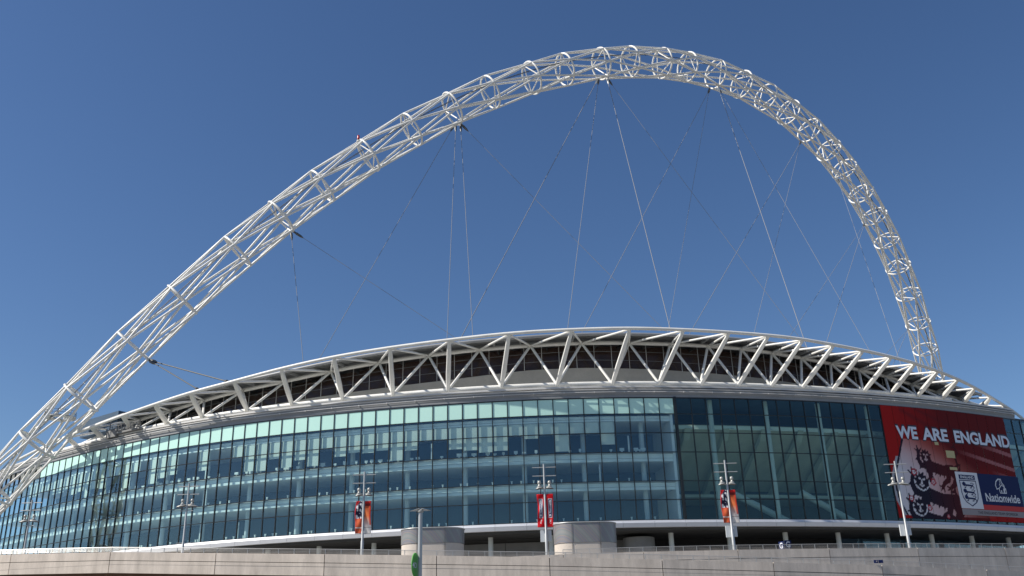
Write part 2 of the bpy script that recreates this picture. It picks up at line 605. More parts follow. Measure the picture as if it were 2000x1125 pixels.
# desk items along the window sills
b = MB()
for lvl, dens in ((31.62, 0.75), (26.95, 0.5), (20.75, 0.5)):
    s = -4.0
    while s > -120:
        s -= random.uniform(0.5, 2.4)
        if random.random() > dens:
            continue
        tg, nn = frame_at(s)
        if lvl == 31.62:
            w, h = random.uniform(.15, .42), random.uniform(.2, .55)
            b.box(F(s, -1.3, lvl + 0.45 + h / 2), tg, nn, (0, 0, 1), w, .12, h / 2)
            b.box(F(s, -1.3, lvl + 0.225), tg, nn, (0, 0, 1), w * .4, .08, .225)
        else:
            b.box(F(s, -1.2, lvl + .25), tg, nn, (0, 0, 1), .09, .09, .25)
            b.box(F(s, -1.2, lvl + .56), tg, nn, (0, 0, 1), .16, .1, .05)
b.build('desk_clutter', 'clutter', stadium, label='desks and small items along the window sills', kind='stuff')

# atrium bay: raked stand underside on rakers, slabs, dark back
AR = s_right(27)
b = MB()
sweep(b, 0.6, 84.5, [(-5.0, 37.3), (-5.0, 36.6), (-17.5, 28.0), (-17.5, 28.7)])
b.build('stand_soffit', 'standconc', stadium)
for j in range(12):
    s = 3.4 + 7.2 * j
    b = MB()
    tg, nn = frame_at(s)
    pts = []
    for ds_ in (-0.55, 0.55):
        pts += [(F(s + ds_, -4.3, 36.55)), (F(s + ds_, -17.3, 27.6)), (F(s + ds_, -17.3, 26.3)), (F(s + ds_, -5.4, 34.7))]
    b.hexa(pts)
    b.build('raker_beam', 'standconc', stadium)
b = MB()
sweep(b, 0.6, 84.5, rect(-4.9, -4.6, 36.45, 37.1))
b.build('stand_edge', 'fascia', stadium)
for z, o in ((26.0, -8.5), (20.75, -0.3)):
    b = MB()
    sweep(b, 0.6, 84.5, rect(-18.0, o, z - 0.5, z))
    b.build('concourse_slab', 'standconc', stadium)
b = MB()
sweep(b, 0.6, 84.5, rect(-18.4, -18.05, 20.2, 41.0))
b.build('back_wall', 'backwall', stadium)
b = MB()
sweep(b, 0.6, 84.5, rect(-18.3, -0.3, 40.9, 41.1))
b.build('roof_slab', 'backwall', stadium)
b = MB()
sweep(b, 84.2, 84.8, rect(-18.4, -0.3, 19.7, 41.0), 0.3)
b.build('end_wall', 'backwall', stadium)
for j, s in enumerate((15.0, 28.5)):      # raking struts low in the atrium
    b = MB()
    b.tube([F(s - 5, -4.5, 25.8), F(s + 7, -6.5, 20.9)], 0.55, 10)
    b.build('raking_strut', 'column', stadium)
b = MB()
for s in srange(3.4, AR, 7.2):
    tg, nn = frame_at(s)
    b.box(F(s + 0.9, -4.35, 36.6), tg, nn, (0, 0, 1), 0.28, 0.12, 0.07)
b.build('light_fitting', 'letter_white', stadium, kind='stuff')

# cornice above the glass
CE = 73.6
for name, m_, prof in (('cornice_gutter', 'cornice', rect(-0.4, 0.08, 40.80, 41.28)),
                       ('cornice_fascia', 'cornice', [(-0.6, 41.28), (0.14, 41.28), (0.22, 41.75), (0.22, 42.05), (-0.6, 42.05)]),
                       ('cornice_shelf', 'cornice_light', [(-0.6, 42.05), (0.36, 42.05), (0.36, 42.17), (-0.6, 42.24)]),
                       ('cornice_ledge', 'cornice_light', [(-2.2, 42.50), (0.15, 42.50), (0.15, 42.78), (-2.2, 42.86)])):
    b = MB()
    sweep(b, -165, CE, prof)
    b.build(name, m_, stadium)
b = MB()
b.tube([F(s, 0.46, 41.62) for s in srange(-160, CE, 2.6)], 0.05, 6)
b.build('cornice_rail', 'cornice_light', stadium)
br = MB()
br.abox((0, 0, 0), 0.06, 0.14, 0.10)
br_me = br.mesh('bracket')
br_me.materials.append(M['cornice_light'])
for s in srange(-130, CE - 1, 5.09):
    tg, nn = frame_at(s)
    mm = Matrix((tg, nn, Vector((0, 0, 1)))).transposed().to_4x4()
    mm.translation = F(s, 0.34, 41.64)
    place(br_me, 'cornice_bracket', stadium, mm)

# pale sill band and what lies below it
for j in range(-30, 16):
    sa, sb = 5.09 * j + 0.02, 5.09 * (j + 1) - 0.02
    b = MB()
    sweep(b, sa, sb, [(-0.3, 20.22), (0.42, 20.22), (0.30, 20.62), (-0.3, 20.62)], 2.54)
    b.build('sill_panel', 'sill', stadium)
    b = MB()
    sweep(b, sa, sb, [(-0.3, 19.55), (0.40, 19.55), (0.55, 20.18), (-0.3, 20.18)], 2.54)
    b.build('sill_panel', 'sill', stadium)
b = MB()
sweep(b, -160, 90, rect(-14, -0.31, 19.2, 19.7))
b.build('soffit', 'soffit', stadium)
for sa, sb in [(-6.0 - 8 * k - 7.9, -6.0 - 8 * k) for k in range(17)]:
    b = MB()
    sweep(b, sa, sb, rect(-9.0, -8.7, DECK, 18.6), 2.6)
    b.build('recess_panel', 'recess', stadium)
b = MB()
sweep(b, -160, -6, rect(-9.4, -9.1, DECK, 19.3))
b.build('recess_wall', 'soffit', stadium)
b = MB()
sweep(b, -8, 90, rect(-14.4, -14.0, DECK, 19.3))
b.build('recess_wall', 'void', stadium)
b = MB()
b.tube([F(-6.4, -6.4, DECK), F(-6.4, -6.4, 18.6)], 2.6, 28)
b.build('rounded_wall_end', 'recess', stadium)
for j in range(16):
    sa = 36.5 + 3.0 * j
    pane_mb(sa, sa + 2.95, DECK, 18.8, o=-8.5, gap=0.05).build('lobby_pane', 'glass', stadium)
b = MB()
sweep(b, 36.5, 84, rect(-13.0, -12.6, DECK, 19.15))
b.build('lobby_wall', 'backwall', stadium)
for j in range(-11, 9):
    s = -1.08 + 10.32 * j
    place(cyl_me, 'column', stadium, tube_mtx(F(s, -5.0, DECK), F(s, -5.0, 19.21), 0.42))

# ---- roof truss: outer rim, lower chord, inner chord, props and diagonals
RIM = [(-140, 41.6), (-125, 43.2), (-111.6, 44.2), (-103.2, 44.89), (-94.6, 45.74), (-86.1, 46.71), (-76.7, 47.51), (-67.3, 48.69), (-57.4, 49.7), (-47.3, 50.32), (-37.1, 50.79), (-27.2, 51.29), (-17.0, 51.49), (-7.5, 51.63), (1.5, 51.44), (9.4, 51.21), (16.4, 50.94), (22.7, 50.61), (28.5, 49.85), (34.2, 49.31), (39.9, 48.53), (45.0, 47.72), (50.8, 47.05), (56.9, 46.41), (62.9, 45.8), (68.8, 44.94), (74.7, 44.13), (79.3, 43.64), (83.5, 42.4), (92.3, 40.64)]
BASE = [-129.5, -119.2, -108.9, -98.8, -89.4, -78.6, -68.9, -58.7, -49.1, -39.0, -29.4, -19.6, -9.9, -1.5, 6.1, 13.1, 19.4, 25.6, 31.9, 38.6, 44.8, 51.2, 58.0, 64.4, 70.6, 76.6]
INNER = [(-124.0, 47.2), (-113.8, 47.85), (-103.7, 48.05), (-95.0, 48.7), (-86.8, 49.26), (-75.3, 49.79), (-65.4, 50.61), (-55.6, 51.37), (-45.2, 51.88), (-35.0, 52.26), (-24.7, 52.48), (-14.7, 52.7), (-4.9, 52.62), (6.5, 52.4), (16.9, 52.08), (24.6, 51.36), (31.3, 50.65), (37.6, 49.97), (43.2, 49.27), (49.0, 48.63), (54.0, 47.79), (59.1, 46.88), (64.5, 46.3), (69.5, 45.7), (74.0, 45.1), (84.0, 44.2)]
ZB = 43.85
RIMO = [(-200, 4.0), (-100, 4.0), (44.0, 4.0), (50.8, 3.2), (56.9, 2.0), (62.9, 0.6), (68.8, -0.8), (74.7, -2.2), (79.3, -3.2), (83.5, -4.0), (92.3, -5.0)]
rimo = lambda s: lerp_table(RIMO, s)
rimz = lambda s: lerp_table(RIM, s)
innz = lambda s: lerp_table(INNER, s)
def smooth_pts(sa, sb, o, zf, step=1.5):
    return [F(s, o(s) if callable(o) else o, (zf(s - 4) + zf(s) * 2 + zf(s + 4)) / 4) for s in srange(sa, sb, step)]
b = MB()
b.tube(smooth_pts(-140, 92, rimo, rimz), 0.29, 12)
b.build('rim_tube', 'offwhite', stadium)
b = MB()
b.tube(smooth_pts(-128, 74, -7.0, innz), 0.36, 12)
b.build('inner_chord', 'offwhite', stadium)
b = MB()
b.tube([F(s, -3.0, ZB + 0.15) for s in srange(-135, 60, 2.5)], 0.42, 12)
b.build('lower_chord', 'offwhite', stadium)

def prop(p0, p1, name='prop'):
    """raking prop: tapered box section, deep at the foot"""
    p0, p1 = Vector(p0), Vector(p1)
    ax = (p1 - p0).normalized()
    sd = ax.cross(Vector((0, 1, 0))).normalized()
    up_ = sd.cross(ax).normalized()
    mb = MB()
    rings = []
    for f_, w, d_ in ((0, .30, .36), (0.35, .40, .46), (0.8, .36, .38), (1.0, .26, .28)):
        c = p0.lerp(p1, f_)
        rings.append([c + sd * w * i + up_ * d_ * j for i, j in ((-1, -.6), (-.6, -1), (.6, -1), (1, -.6), (1, .6), (.6, 1), (-.6, 1), (-1, .6))])
    for q in rings:
        mb.v += [tuple(x) for x in q]
    for i in range(3):
        for k in range(8):
            l = (k + 1) % 8
            mb.f.append((i * 8 + k, i * 8 + l, i * 8 + 8 + l, i * 8 + 8 + k))
    mb.f.append(tuple(reversed(range(8))))
    mb.f.append(tuple(range(24, 32)))
    return mb.build(name, 'offwhite', stadium)

tube_me = unit_tube(10).mesh('tube')
tube_me.materials.append(M['offwhite'])
nodesR = [r_ for r_ in RIM if -126 < r_[0] < 66]
nB = len(BASE)
RT = [-121.0, -112.5, -103.2, -94.6, -86.1, -76.7, -67.3, -57.4, -47.3, -37.1, -27.2, -17.0, -7.5, 1.5, 9.4, 16.4, 22.7, 28.5, 34.2, 39.9, 45.0, 50.8, 56.9, 62.9, 68.8, 74.7]
BZ = []
for sb, sr in zip(BASE, RT):
    z_r = (rimz(sr - 4) + rimz(sr) * 2 + rimz(sr + 4)) / 4
    zb_ = ZB if sb < 60 else ZB - 0.12 * (sb - 60)
    BZ.append(zb_)
    prop(F(sb, -3.0 - (max(0, sb - 52) * 0.12), zb_), F(sr, rimo(sr), z_r - 0.05))
for i in range(nB - 1):
    sm = 0.5 * (BASE[i] + BASE[i + 1]) - 0.6 + (1.2 if BASE[i] < -60 else 0) * 0
    sm = sm + 0.9
    zi = (innz(sm - 4) + innz(sm) * 2 + innz(sm + 4)) / 4
    node = F(sm, -7.0, zi)
    for k in (i, i + 1):
        zr = (rimz(RT[k] - 4) + rimz(RT[k]) * 2 + rimz(RT[k] + 4)) / 4
        place(tube_me, 'diagonal', stadium, tube_mtx(node, F(BASE[k], -3.0, BZ[k] + 0.2), 0.24))
        place(tube_me, 'top_brace', stadium, tube_mtx(node, F(RT[k], rimo(RT[k]), zr - 0.15), 0.19))

# roof deck with ribbed soffit, clerestory glazing and the concrete band behind the truss
RS, RE = -128, 70
b = MB()
zro = lambda dz: (lambda s: innz(s) + dz)
sweep(b, RS, RE, [(-3.8, zro(0.55)), (-34, zro(3.0)), (-34, zro(3.4)), (-3.8, zro(0.85))])
b.build('roof_deck', 'roof', stadium)
b = MB()
b.tube(smooth_pts(RS, RE, -3.4, zro(0.45)), 0.3, 10)
b.build('roof_edge_gutter', 'cornice', stadium)
for s in srange(RS + 3, RE - 2, 5.0):
    b = MB()
    pts = []
    for ds_ in (-.14, .14):
        pts += [F(s + ds_, -3.4, innz(s) + 0.42), F(s + ds_, -18, innz(s) + 1.62), F(s + ds_, -18, innz(s) + 1.0), F(s + ds_, -3.4, innz(s) + 0.0)]
    b.hexa(pts)
    b.build('roof_rib', 'soffitroof', stadium)
GLZ = [(-128, 45.0), (-90, 46.0), (-58.9, 46.96), (-40.1, 47.6), (-24.9, 48.5), (-14.8, 48.65), (-0.1, 48.3), (10.0, 47.8), (20.1, 47.25), (29.1, 46.5), (36.1, 46.1), (55, 44.6), (84, 42.6)]
glz = lambda s: lerp_table(GLZ, s)
b = MB()
sweep(b, RS, RE, [(-9.5, 42.3), (-8.9, 42.3), (-8.9, glz), (-9.5, glz)])
b.build('concrete_band', 'bandconc', stadium)
b = MB()
sweep(b, RS, RE, [(-11.6, 42.0), (-11.2, 42.0), (-13.2, zro(1.4)), (-13.6, zro(1.4))])
b.build('stand_back', 'seats', stadium)
for s in srange(RS, RE, 3.39)[:-1]:
    zb0 = glz(s + 1.7)
    zt0 = innz(s + 1.7) + 0.9
    zt0 = max(zt0, zb0 + 0.4)
    n = 4
    pane_mb(s, s + 3.39, zb0, zt0, o=-9.0, gap=0.04, tilt=0.01).build('clerestory_pane', 'glass_dark', stadium)
    place(tube_me, 'clerestory_post', stadium, tube_mtx(F(s, -8.9, zb0), F(s, -8.9, zt0), 0.045))
for f_ in (0.3, 0.62):
    b = MB()
    b.tube([F(s, -8.88, glz(s) * (1 - f_) + (innz(s) + 0.9) * f_) for s in srange(RS, RE, 3.39)], 0.035, 6)
    b.build('clerestory_rail', 'cornice', stadium)
# plant room and maintenance cradle near the arch foot
b = MB()
tg, nn = frame_at(-124)
b.box(F(-124, -8, 47.8), tg, nn, (0, 0, 1), 7, 4, 1.8)
b.build('plant_room', 'backwall', stadium)
b = MB()
for z in (43.6, 44.6):
    b.tube([F(s, 0.4, z) for s in srange(-112, -102.5, 2)], 0.07, 6)
for s in srange(-112, -102.5, 1.0):
    b.tube([F(s, 0.4, 42.9), F(s, 0.4, 44.6)], 0.05, 6)
    b.tube([F(s, 0.4, 43.6), F(s + .9, 0.4, 44.6)], 0.04, 6)
b.tube([F(-112, 0.4, 42.5), F(-112, 0.4, 46.0)], 0.12, 8)
tg, nn = frame_at(-110.5)
b.box(F(-110.8, 0.1, 43.1), tg, nn, (0, 0, 1), 1.6, 0.7, 0.7)
b.box(F(-107, 0.3, 43.0), tg, nn, (0, 0, 1), 5, 0.5, 0.18)
b.build('maintenance_cradle', 'recess', stadium, label='small grey cleaning cradle with a rail on the cornice')

# ------------------------------------------------------------------ the arch
A0, B0 = Vector((-119.72, 179.35, 6.16)), Vector((169.88, 380.03, 6.16))
TILT, H, EX = -0.458284, 159.866, 0.842964
MID, HALF = (A0 + B0) / 2, (B0 - A0) / 2
LN = HALF.length
PERP = Vector((-HALF.y, HALF.x, 0)) / LN
UPV = Vector((0, 0, 1)) * math.cos(TILT) + PERP * math.sin(TILT)
NRM = (HALF / LN).cross(UPV).normalized()
def cen(t_):
    return MID + HALF * t_ + UPV * (H * (1 - EX * t_ ** 2 - (1 - EX) * t_ ** 4))
def arch_frame(t_):
    tg = (cen(t_ + 1e-4) - cen(t_ - 1e-4)).normalized()
    eo = NRM.cross(tg).normalized()
    if eo.dot(UPV) < 0:
        eo = -eo
    return tg, eo
RINGT = [-0.8835, -0.8501, -0.8084, -0.7667, -0.7167, -0.6749, -0.6331, -0.5832, -0.5333, -0.4831, -0.4331, -0.3749, -0.3251, -0.2666, -0.2167, -0.1583, -0.1086, -0.0501, 0.0082, 0.0664, 0.1247, 0.1833, 0.2417, 0.2914, 0.3501, 0.4, 0.45, 0.5002, 0.55, 0.5999, 0.6416]
PRE = [-1.0, -0.975, -0.945, -0.915]
POST = [0.685, 0.727, 0.768, 0.808, 0.847, 0.885, 0.92, 0.95, 0.977, 1.0]
ALLT = PRE + RINGT + POST
arch = thing('steel_arch', 'giant white lattice steel arch sweeping over the stadium roof', 'arch', tuple(A0 - Vector((0, 0, A0.z))))
RAD = 4.0
def rad_at(t_):
    e = 1 - abs(t_)
    return RAD * min(1.0, 0.22 + e / 0.085 * 0.78)
def node(k, j):
    t_ = ALLT[k]
    tg, eo = arch_frame(t_)
    a_ = R(54 + 30 * (k - 6) + 60 * j)
    return cen(t_) + (eo * math.cos(a_) + NRM * math.sin(a_)) * rad_at(t_)
ltube_me = unit_tube(10).mesh('lattice_tube')
ltube_me.materials.append(M['white'])
rest = MB()
K0, K1 = len(PRE), len(PRE) + len(RINGT) - 1
for k in range(len(ALLT) - 1):
    for j in range(6):
        for dj in (0, -1):
            # ring k+1 is turned by half a step: node j lies ahead, node j-1 behind
            p0, p1 = node(k, j), node(k + 1, j + dj)
            if K0 <= k < K0 + 25:
                place(ltube_me, 'lattice_tube', arch, tube_mtx(p0, p1, 0.24))
            else:
                rest.tube([p0, p1], 0.24, 8)
rest.build('lattice_tube', 'white', arch, label='lattice tubes of the far arch leg and the arch ends', kind='stuff')
for k in range(1, len(ALLT) - 1):
    t_ = ALLT[k]
    tg, eo = arch_frame(t_)
    rr = rad_at(t_)
    b = MB()
    b.tube([cen(t_) + (eo * math.cos(R(a_)) + NRM * math.sin(R(a_))) * rr for a_ in range(0, 360, 12)], 0.235, 8, closed=True)
    ring = b.build('ring', 'white', arch)
    b = MB()
    nn = [node(k, j) for j in range(6)]
    for j in (0, 2, 4):
        b.tube([nn[j].lerp(cen(t_), .03), nn[(j + 2) % 6].lerp(cen(t_), .03)], 0.15, 7)
    if k % 2 == 0:
        for j in (1, 3, 5):
            b.tube([nn[j], nn[j].lerp(cen(t_), .5)], 0.10, 6)
    b.build('ring_brace', 'white', ring)
# service pipe inside the arch with clamps
b = MB()
tt = [-0.96 + 1.92 * i / 120 for i in range(121)]
def inner_line(t_, a_, r_):
    tg, eo = arch_frame(t_)
    return cen(t_) + (eo * math.cos(a_) + NRM * math.sin(a_)) * r_
b.tube([inner_line(t_, R(15), 1.9) for t_ in tt], 0.07, 6)
b.tube([inner_line(t_, R(25), 1.9) for t_ in tt], 0.045, 6)
pipe = b.build('service_pipe', 'darkcable', arch)
b = MB()
for i in range(150):
    t_ = -0.93 + 1.86 * i / 149
    b.tube([inner_line(t_, R(6), 1.9), inner_line(t_, R(34), 1.9)], 0.07, 5)
b.build('pipe_clamp', 'socket', pipe, kind='stuff')
# access platform hung in the left leg
c0 = cen(-0.866) + NRM * (-1.2)
b = MB()
b.lathe((c0.x, c0.y, c0.z), [(1.3, -0.15), (2.9, -0.15), (2.9, 0.1), (1.3, 0.1), (1.3, -0.15)], 28)
plat = b.build('access_platform', 'galv', arch)
b = MB()
for zz in (0.6, 1.15):
    b.tube([(c0.x + 2.85 * math.cos(R(a_)), c0.y + 2.85 * math.sin(R(a_)), c0.z + zz) for a_ in range(0, 360, 15)], 0.035, 5, closed=True)
for a_ in range(0, 360, 24):
    x, y = c0.x + 2.85 * math.cos(R(a_)), c0.y + 2.85 * math.sin(R(a_))
    b.tube([(x, y, c0.z), (x, y, c0.z + 1.15)], 0.035, 5)
b.build('platform_rail', 'darkcable', plat)
# aviation light
tg, eo = arch_frame(RINGT[7])
pb = cen(RINGT[7]) + eo * 4.5
b = MB()
b.lathe((pb.x, pb.y, pb.z), [(0.28, -0.4), (0.28, 0.35), (0.18, 0.55), (0.0, 0.6)], 12)
b.build('warning_light', 'red_light', arch, label='small red warning light on the arch')
# stay cables: (ring, angle on ring, s on roof, offset, height)
CAB = [(5, 192, -72.5, -12, 51.8, 1), (5, 165, -33.8, -30, 55.9, 0), (9, 198, -42.2, -14, 54.0, 1), (9, 204, -71.5, -12, 51.9, 1), (9, 165, -36.5, -14, 54.2, 1), (9, 159, 19.2, -30, 55.5, 0),
       (13, 208, -41.0, -14, 54.0, 2), (13, 204, -17.0, -14, 54.6, 1), (13, 153, 6.0, -14, 54.3, 2), (13, 153, 62.2, -30, 50.5, 0),
       (17, 198, -15.0, -16, 54.9, 1), (17, 201, 7.2, -24, 55.3, 0), (17, 153, 37.0, -14, 52.0, 2), (17, 153, 66.0, -20, 49.5, 0),
       (21, 198, 8.0, -16, 54.5, 1), (21, 201, 25.2, -20, 53.9, 0), (23, 180, 63.0, -14, 48.9, 0),
       (25, 201, 39.8, -16, 51.9, 1), (25, 201, 30.8, -20, 53.3, 0), (29, 198, 50.2, -14, 50.4, 0), (29, 198, 54.0, -12, 49.6, 1)]
CR = {0: 0.045, 1: 0.055, 2: 0.075}
def socket(mb, p, dv):
    mb.tube([p, p + dv * 0.7, p + dv * 0.75, p + dv * 1.9, p + dv * 2.6], [0.22, 0.22, 0.30, 0.26, 0.1], 10)
for ri, ang, s, o, z, w in CAB:
    t_ = RINGT[ri]
    p0 = inner_line(t_, R(ang), 4.15)
    p1 = F(s, o, z)
    dv = (p1 - p0).normalized()
    b = MB()
    b.tube([p0 + dv * 1.0, p1], CR[w], 8)
    cb = b.build('stay_cable', 'cable', arch)
    b = MB()
    socket(b, p0, dv)
    b.build('cable_socket', 'socket' if w < 2 else 'white', cb)
p0 = inner_line(RINGT[2], R(150), 4.5)
for sr in (-84.6, -78.2):
    p1 = F(sr, 4.0, rimz(sr) + 0.35)
    dv = (p1 - p0).normalized()
    b = MB()
    b.tube([p0 + dv * 0.5, p1], 0.12, 8)
    cb = b.build('stay_cable', 'darkcable', arch, label='short thick dark stay from the arch leg to the roof rim')
    b = MB()
    b.tube([p0, p0 + dv * 0.6, p0 + dv * 0.7, p0 + dv * 2.2, p0 + dv * 3.4], [0.3, 0.3, 0.42, 0.36, 0.13], 10)
    b.tube([p1 - dv * 0.9, p1 + dv * 0.1], [0.16, 0.3], 10)
    b.build('cable_socket', 'darkcable', cb)
for P_, dirn in ((A0, 1), (B0, -1)):
    b = MB()
    b.lathe((P_.x, P_.y, 0), [(5.5, 0), (5.0, 3.2), (2.4, 5.2), (0, 5.4)], 24)
    b.build('arch_footing', 'coreconc', arch)

# ------------------------------------------------------------------ the big printed banner
def BP(s, z, o=0.10):
    return F(s, o, z + 1.7)
bn = thing('banner', 'huge dark red banner with white capitals and black lions on the curved glass', 'banner', tuple(F(54, 0, 20.7)))
def stroke(x, y, pts, r0, r1):
    n = len(pts) - 1
    for i in range(n):
        ax_, ay_ = pts[i]
        bx_, by_ = pts[i + 1]
        dx, dy = bx_ - ax_, by_ - ay_
        L2 = dx * dx + dy * dy
        u = 0 if L2 == 0 else max(0, min(1, ((x - ax_) * dx + (y - ay_) * dy) / L2))
        r_ = r0 + (r1 - r0) * (i + u) / n
        if (x - ax_ - u * dx) ** 2 + (y - ay_ - u * dy) ** 2 < r_ * r_:
            return True
    return False
LION_STROKES = [([(.24, .60), (.26, .50), (.45, .46), (.62, .44), (.82, .47)], .105, .10), ([(.30, .50), (.26, .40)], .09, .07),
    ([(.22, .48), (.10, .48), (.04, .58), (.06, .72)], .062, .034), ([(.06, .72), (-.02, .77)], .024, .012), ([(.06, .72), (.04, .83)], .024, .012), ([(.07, .72), (.13, .80)], .024, .012), ([(.10, .48), (.05, .42)], .03, .01), ([(.04, .58), (-.03, .58)], .028, .008),
    ([(.30, .42), (.27, .25), (.17, .17)], .06, .032), ([(.17, .17), (.08, .19)], .026, .012), ([(.17, .17), (.09, .12)], .026, .012), ([(.19, .16), (.15, .07)], .026, .012), ([(.29, .32), (.35, .27)], .03, .008),
    ([(.80, .45), (.92, .32), (.83, .19), (.73, .13)], .088, .032), ([(.73, .13), (.65, .15)], .026, .012), ([(.73, .13), (.66, .08)], .026, .012), ([(.75, .12), (.72, .04)], .024, .012), ([(.90, .30), (.97, .25)], .03, .008),
    ([(.74, .42), (.70, .27), (.60, .21), (.54, .13)], .062, .03), ([(.54, .13), (.46, .15)], .024, .012), ([(.54, .13), (.49, .06)], .024, .012), ([(.56, .13), (.57, .04)], .024, .012),
    ([(.88, .50), (.99, .58), (.95, .72), (1.03, .83), (.96, .93)], .03, .02), ([(.95, .72), (.87, .77)], .022, .01), ([(.96, .93), (.88, .90)], .026, .01), ([(.96, .93), (.99, 1.02)], .026, .01), ([(.99, .58), (1.06, .60)], .022, .008),
    ([(.42, .40), (.40, .33)], .03, .008), ([(.52, .38), (.50, .31)], .03, .008), ([(.62, .38), (.61, .31)], .03, .008)]
LIONS = []
for hx, hy, sc_, rot in ((47.2, 30.3, 9.6, -4), (45.3, 25.9, 12.0, -8), (43.9, 21.5, 11.5, -2)):
    ca, sa_ = math.cos(R(rot)), math.sin(R(rot))
    def tr(u, v):
        du, dv = (u - .22) * sc_, (v - .66) * sc_
        return (hx + du * ca - dv * sa_, hy + du * sa_ + dv * ca)
    strokes = []
    for pts, r0, r1 in LION_STROKES:
        q_ = [tr(*p_) for p_ in pts]
        strokes.append((q_, r0 * sc_, r1 * sc_))
    face = [([tr(.175, .69), tr(.20, .685)], .016 * sc_, .01 * sc_), ([tr(.24, .685), tr(.265, .69)], .01 * sc_, .016 * sc_), ([tr(.22, .67), tr(.22, .62)], .010 * sc_, .018 * sc_), ([tr(.185, .60), tr(.22, .58), tr(.255, .60)], .011 * sc_, .011 * sc_)]
    LIONS.append((hx, hy, sc_, strokes, face))
def mane(x, y, cx, cy, r, ph=0):
    d_ = math.hypot(x - cx, y - cy)
    if d_ > r * 1.35:
        return False
    a_ = math.atan2(y - cy, x - cx)
    lob = abs(((a_ * 11 / math.tau + d_ / r * .45 + ph) % 1.0) - .5) * 2
    return d_ < r * (0.80 + 0.50 * lob * (0.75 + .5 * noise.noise(Vector((a_ * 2, ph, 0)))))
ROSES = [(43.9, 27.4, .62), (47.9, 25.8, .60), (42.3, 22.8, .5), (46.0, 21.3, .5), (49.9, 19.95, .38)]
CURVE = [(42.6, 33.2), (41.2, 30.0), (39.7, 26.7), (39.5, 24.7), (39.8, 22.3), (40.9, 20.0)]
def mixc(a_, b_, u):
    u = max(0.0, min(1.0, u))
    return tuple(x * (1 - u) + y * u for x, y in zip(a_, b_))
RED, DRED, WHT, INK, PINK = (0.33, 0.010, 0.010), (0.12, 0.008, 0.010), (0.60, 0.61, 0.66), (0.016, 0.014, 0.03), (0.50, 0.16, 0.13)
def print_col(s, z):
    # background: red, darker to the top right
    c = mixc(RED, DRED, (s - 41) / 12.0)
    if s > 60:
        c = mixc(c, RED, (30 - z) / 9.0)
    # pale flag area at the left, fading to red
    for i in range(len(CURVE) - 1):
        (s0, z0), (s1, z1) = CURVE[i], CURVE[i + 1]
        if z1 <= z <= z0:
            edge = s0 + (s1 - s0) * (z0 - z) / (z0 - z1)
            if s > edge:
                u = (s - edge) / 21.0 + max(0, (z - 27.5) / 10.0)
                wob = 0.05 * noise.noise(Vector((s * .5, z * .5, 0)))
                c = mixc(mixc(WHT, PINK, u * 1.25 + wob), c, (u - 0.42) * 1.7)
            if abs(s - edge) < 0.22:
                c = INK
            elif edge - 0.75 < s < edge - 0.22 and z < 30:
                c = (0.36, 0.38, 0.42)
            break
    # light streaks
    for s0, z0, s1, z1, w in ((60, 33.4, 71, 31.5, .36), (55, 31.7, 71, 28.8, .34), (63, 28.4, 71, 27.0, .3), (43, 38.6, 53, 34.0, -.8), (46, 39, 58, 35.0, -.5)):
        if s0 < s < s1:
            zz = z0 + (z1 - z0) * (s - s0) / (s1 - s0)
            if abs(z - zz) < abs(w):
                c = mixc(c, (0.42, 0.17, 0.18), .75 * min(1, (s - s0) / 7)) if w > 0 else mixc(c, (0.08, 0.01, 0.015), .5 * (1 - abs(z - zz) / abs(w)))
    for li, (hx, hy, sc_, strokes, face) in enumerate(LIONS):
        if not (hx - .3 * sc_ < s < hx + .92 * sc_ and hy - .75 * sc_ < z < hy + .45 * sc_):
            continue
        ink = mixc(INK, (0.07, 0.010, 0.014), (s - 46) / 8 + (0.35 if li == 0 else 0))
        d_ = math.hypot(s - hx, z - hy)
        r_ = .118 * sc_
        if mane(s, z, hx, hy, r_, li * .37):
            c = mixc(WHT, c, .75 if li == 0 else .25) if any(stroke(s, z, *q_) for q_ in face) else ink
        elif r_ * 1.02 < d_ < r_ * 1.42 and z < hy + .2 * r_ and li:
            c = WHT if d_ < r_ * 1.22 else (ink if any(stroke(s, z, *q_) for q_ in strokes) else c)
        elif any(stroke(s, z, *q_) for q_ in strokes):
            c = ink
    for cx, cy, r_ in ROSES:
        a_ = math.atan2(z - cy, s - cx)
        d_ = math.hypot(s - cx, z - cy) / (1 + .12 * math.cos(5 * a_ + 1.5))
        if d_ < r_:
            c = (0.34, 0.015, 0.03) if (d_ > r_ * .62 or d_ < r_ * .2) else mixc(WHT, (0.4, .1, .1), (s - 44) / 8)
    return c
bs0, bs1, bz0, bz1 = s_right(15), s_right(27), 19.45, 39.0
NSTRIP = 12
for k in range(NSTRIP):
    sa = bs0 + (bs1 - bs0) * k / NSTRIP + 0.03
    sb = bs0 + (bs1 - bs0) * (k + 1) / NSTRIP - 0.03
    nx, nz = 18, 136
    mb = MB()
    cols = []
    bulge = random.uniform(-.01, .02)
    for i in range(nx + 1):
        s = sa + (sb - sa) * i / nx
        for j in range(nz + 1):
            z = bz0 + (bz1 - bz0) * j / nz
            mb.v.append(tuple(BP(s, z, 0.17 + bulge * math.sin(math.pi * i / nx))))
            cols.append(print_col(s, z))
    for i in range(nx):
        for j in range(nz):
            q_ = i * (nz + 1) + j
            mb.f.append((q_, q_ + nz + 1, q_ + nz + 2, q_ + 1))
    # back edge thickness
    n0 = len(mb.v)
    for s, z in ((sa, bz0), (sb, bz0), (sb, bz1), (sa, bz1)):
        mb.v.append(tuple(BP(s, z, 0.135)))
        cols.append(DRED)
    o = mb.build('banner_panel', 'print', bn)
    ca = o.data.color_attributes.new('print', 'FLOAT_COLOR', 'POINT')
    flat = []
    for c in cols:
        flat += [*c, 1.0]
    ca.data.foreach_set('color', flat)
